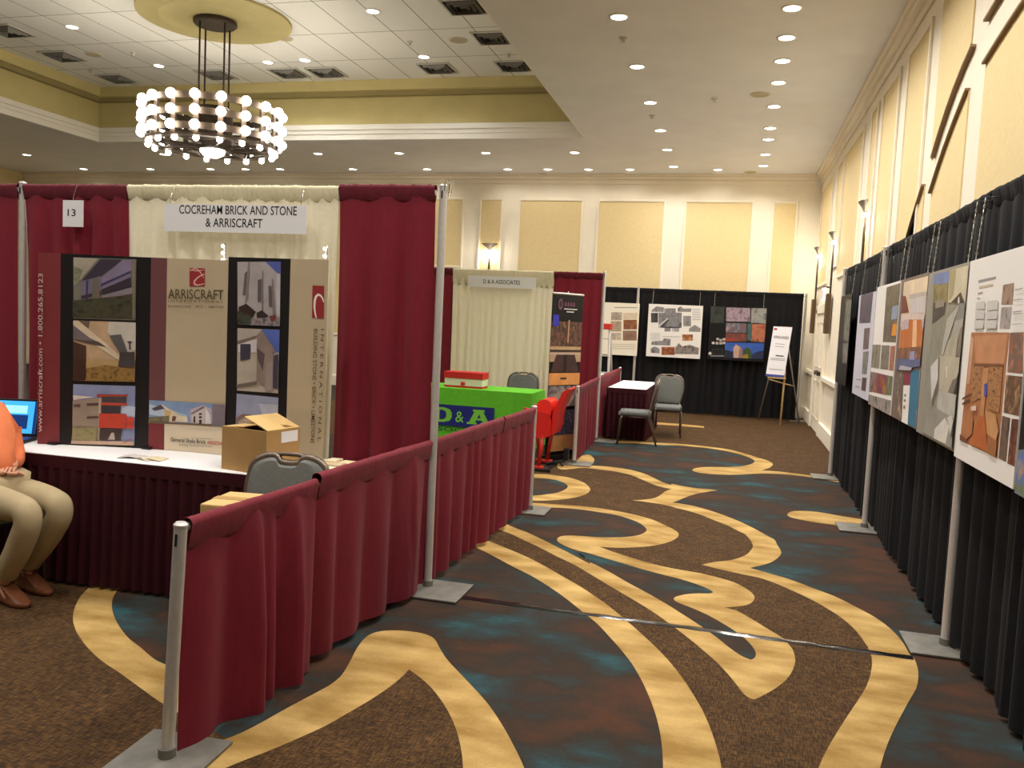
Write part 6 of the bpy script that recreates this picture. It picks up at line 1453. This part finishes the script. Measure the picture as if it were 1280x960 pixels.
skin('shirt', [
    [((-0.01, 0, 0.60), (0.145, 0.175)), ((-0.085, 0, 0.75), (0.13, 0.16)), ((-0.215, 0, 0.93), (0.122, 0.16)), ((-0.27, 0, 1.055), (0.072, 0.082))],
    [((-0.215, 0, 0.93), (0.122, 0.16)), ((-0.24, -0.18, 0.985), 0.082), ((-0.18, -0.215, 0.87), 0.072), (ER, 0.064), ((-0.02, -0.15, 0.72), 0.055), ((0.055, -0.07, 0.704), 0.046)],
    [((-0.215, 0, 0.93), (0.122, 0.16)), ((-0.24, 0.17, 0.985), 0.082), ((-0.18, 0.188, 0.87), 0.07), (EL, 0.060), ((-0.04, 0.14, 0.73), 0.053), ((0.015, 0.095, 0.717), 0.045)],
], M_SHIRT, pr)
skin('trousers', [
    [((0.0, 0, 0.565), (0.125, 0.14)), ((0.03, -0.095, 0.555), 0.105), ((0.26, -0.108, 0.555), 0.092), ((0.455, -0.108, 0.545), 0.080), ((0.465, -0.108, 0.48), 0.076), ((0.355, -0.102, 0.30), 0.072), ((0.245, -0.092, 0.17), 0.066), ((0.23, -0.09, 0.135), 0.066)],
    [((0.0, 0, 0.565), (0.125, 0.14)), ((0.03, 0.095, 0.555), 0.105), ((0.24, 0.095, 0.555), 0.092), ((0.425, 0.095, 0.545), 0.080), ((0.435, 0.095, 0.48), 0.076), ((0.29, 0.095, 0.30), 0.072), ((0.155, 0.10, 0.17), 0.066), ((0.14, 0.10, 0.135), 0.066)],
], M_KHAKI, pr)
for x, y in ((0.205, -0.09), (0.115, 0.10)):
    a = NB()
    sole = cat_rom([(x-0.05, y-0.03, 0), (x-0.055, y+0.03, 0), (x+0.06, y+0.04, 0), (x+0.15, y+0.05, 0), (x+0.215, y+0.025, 0), (x+0.22, y-0.02, 0), (x+0.15, y-0.045, 0), (x+0.05, y-0.035, 0)], 3)
    cx_, cy_ = x+0.06, y
    rings = []
    for z, kx, ky, sh in ((0.003, 1, 1, 0), (0.028, 1.0, 1.0, 0), (0.030, 0.97, 0.96, 0), (0.062, 0.90, 0.90, -0.004), (0.085, 0.68, 0.82, -0.03), (0.11, 0.46, 0.78, -0.052)):
        rings.append([a.verts.new((cx_+(p.x-cx_)*kx+sh, cy_+(p.y-cy_)*ky, z-(0.022*max(0, (p.x-x-0.1))/0.1 if z > 0.05 else 0))) for p in sole])
    n = len(sole)
    for r0, r1 in zip(rings, rings[1:]):
        for i in range(n): a.faces.new((r0[i], r0[(i+1) % n], r1[(i+1) % n], r1[i]))
    a.faces.new(rings[0]); a.faces.new(rings[-1]); obj('shoe', a, M_SHOE, pr, True)
    skin('sock', [[((x+0.002, y, 0.09), 0.044), ((x+0.02, y, 0.16), 0.046)]], M_BLACKP, pr, 0, 1)
a = NB(); bmesh.ops.create_uvsphere(a, u_segments=24, v_segments=16, radius=1.0, matrix=Matrix.Translation((HX-0.095, 0, 1.372+HZ)) @ Matrix.Diagonal((0.098, 0.090, 0.086, 1)))
bmesh.ops.delete(a, geom=[v for v in a.verts if v.co.z < 1.372+HZ-0.028 and v.co.x > HX-0.085 or v.co.z < 1.372+HZ-0.07], context='VERTS'); obj('hair', a, M_HAIR, pr, True)
for sg in (-1, 1):
    a = NB(); bmesh.ops.create_uvsphere(a, u_segments=8, v_segments=6, radius=1.0, matrix=Matrix.Translation((HX-0.085, sg*0.083, 1.32+HZ)) @ Matrix.Diagonal((0.02, 0.009, 0.032, 1))); obj('ear', a, M_SKIN, pr, True)
    a = NB(); bmesh.ops.create_uvsphere(a, u_segments=8, v_segments=6, radius=0.011, matrix=Matrix.Translation((HX-0.008, sg*0.032, 1.335+HZ))); obj('eye', a, M_BLACKP, pr, True)
    a = NB(); tube(a, [(HX-0.002, sg*0.018, 1.358+HZ), (HX, sg*0.034, 1.362+HZ), (HX-0.012, sg*0.05, 1.357+HZ)], 0.005, 6); obj('eyebrow', a, M_HAIR, pr, True)
a = NB(); tube(a, [(HX-0.004, -0.022, 1.272+HZ), (HX+0.002, 0, 1.270+HZ), (HX-0.004, 0.022, 1.272+HZ)], 0.006, 6); obj('mouth', a, mat('lips', (176, 100, 90), 0.5), pr, True)
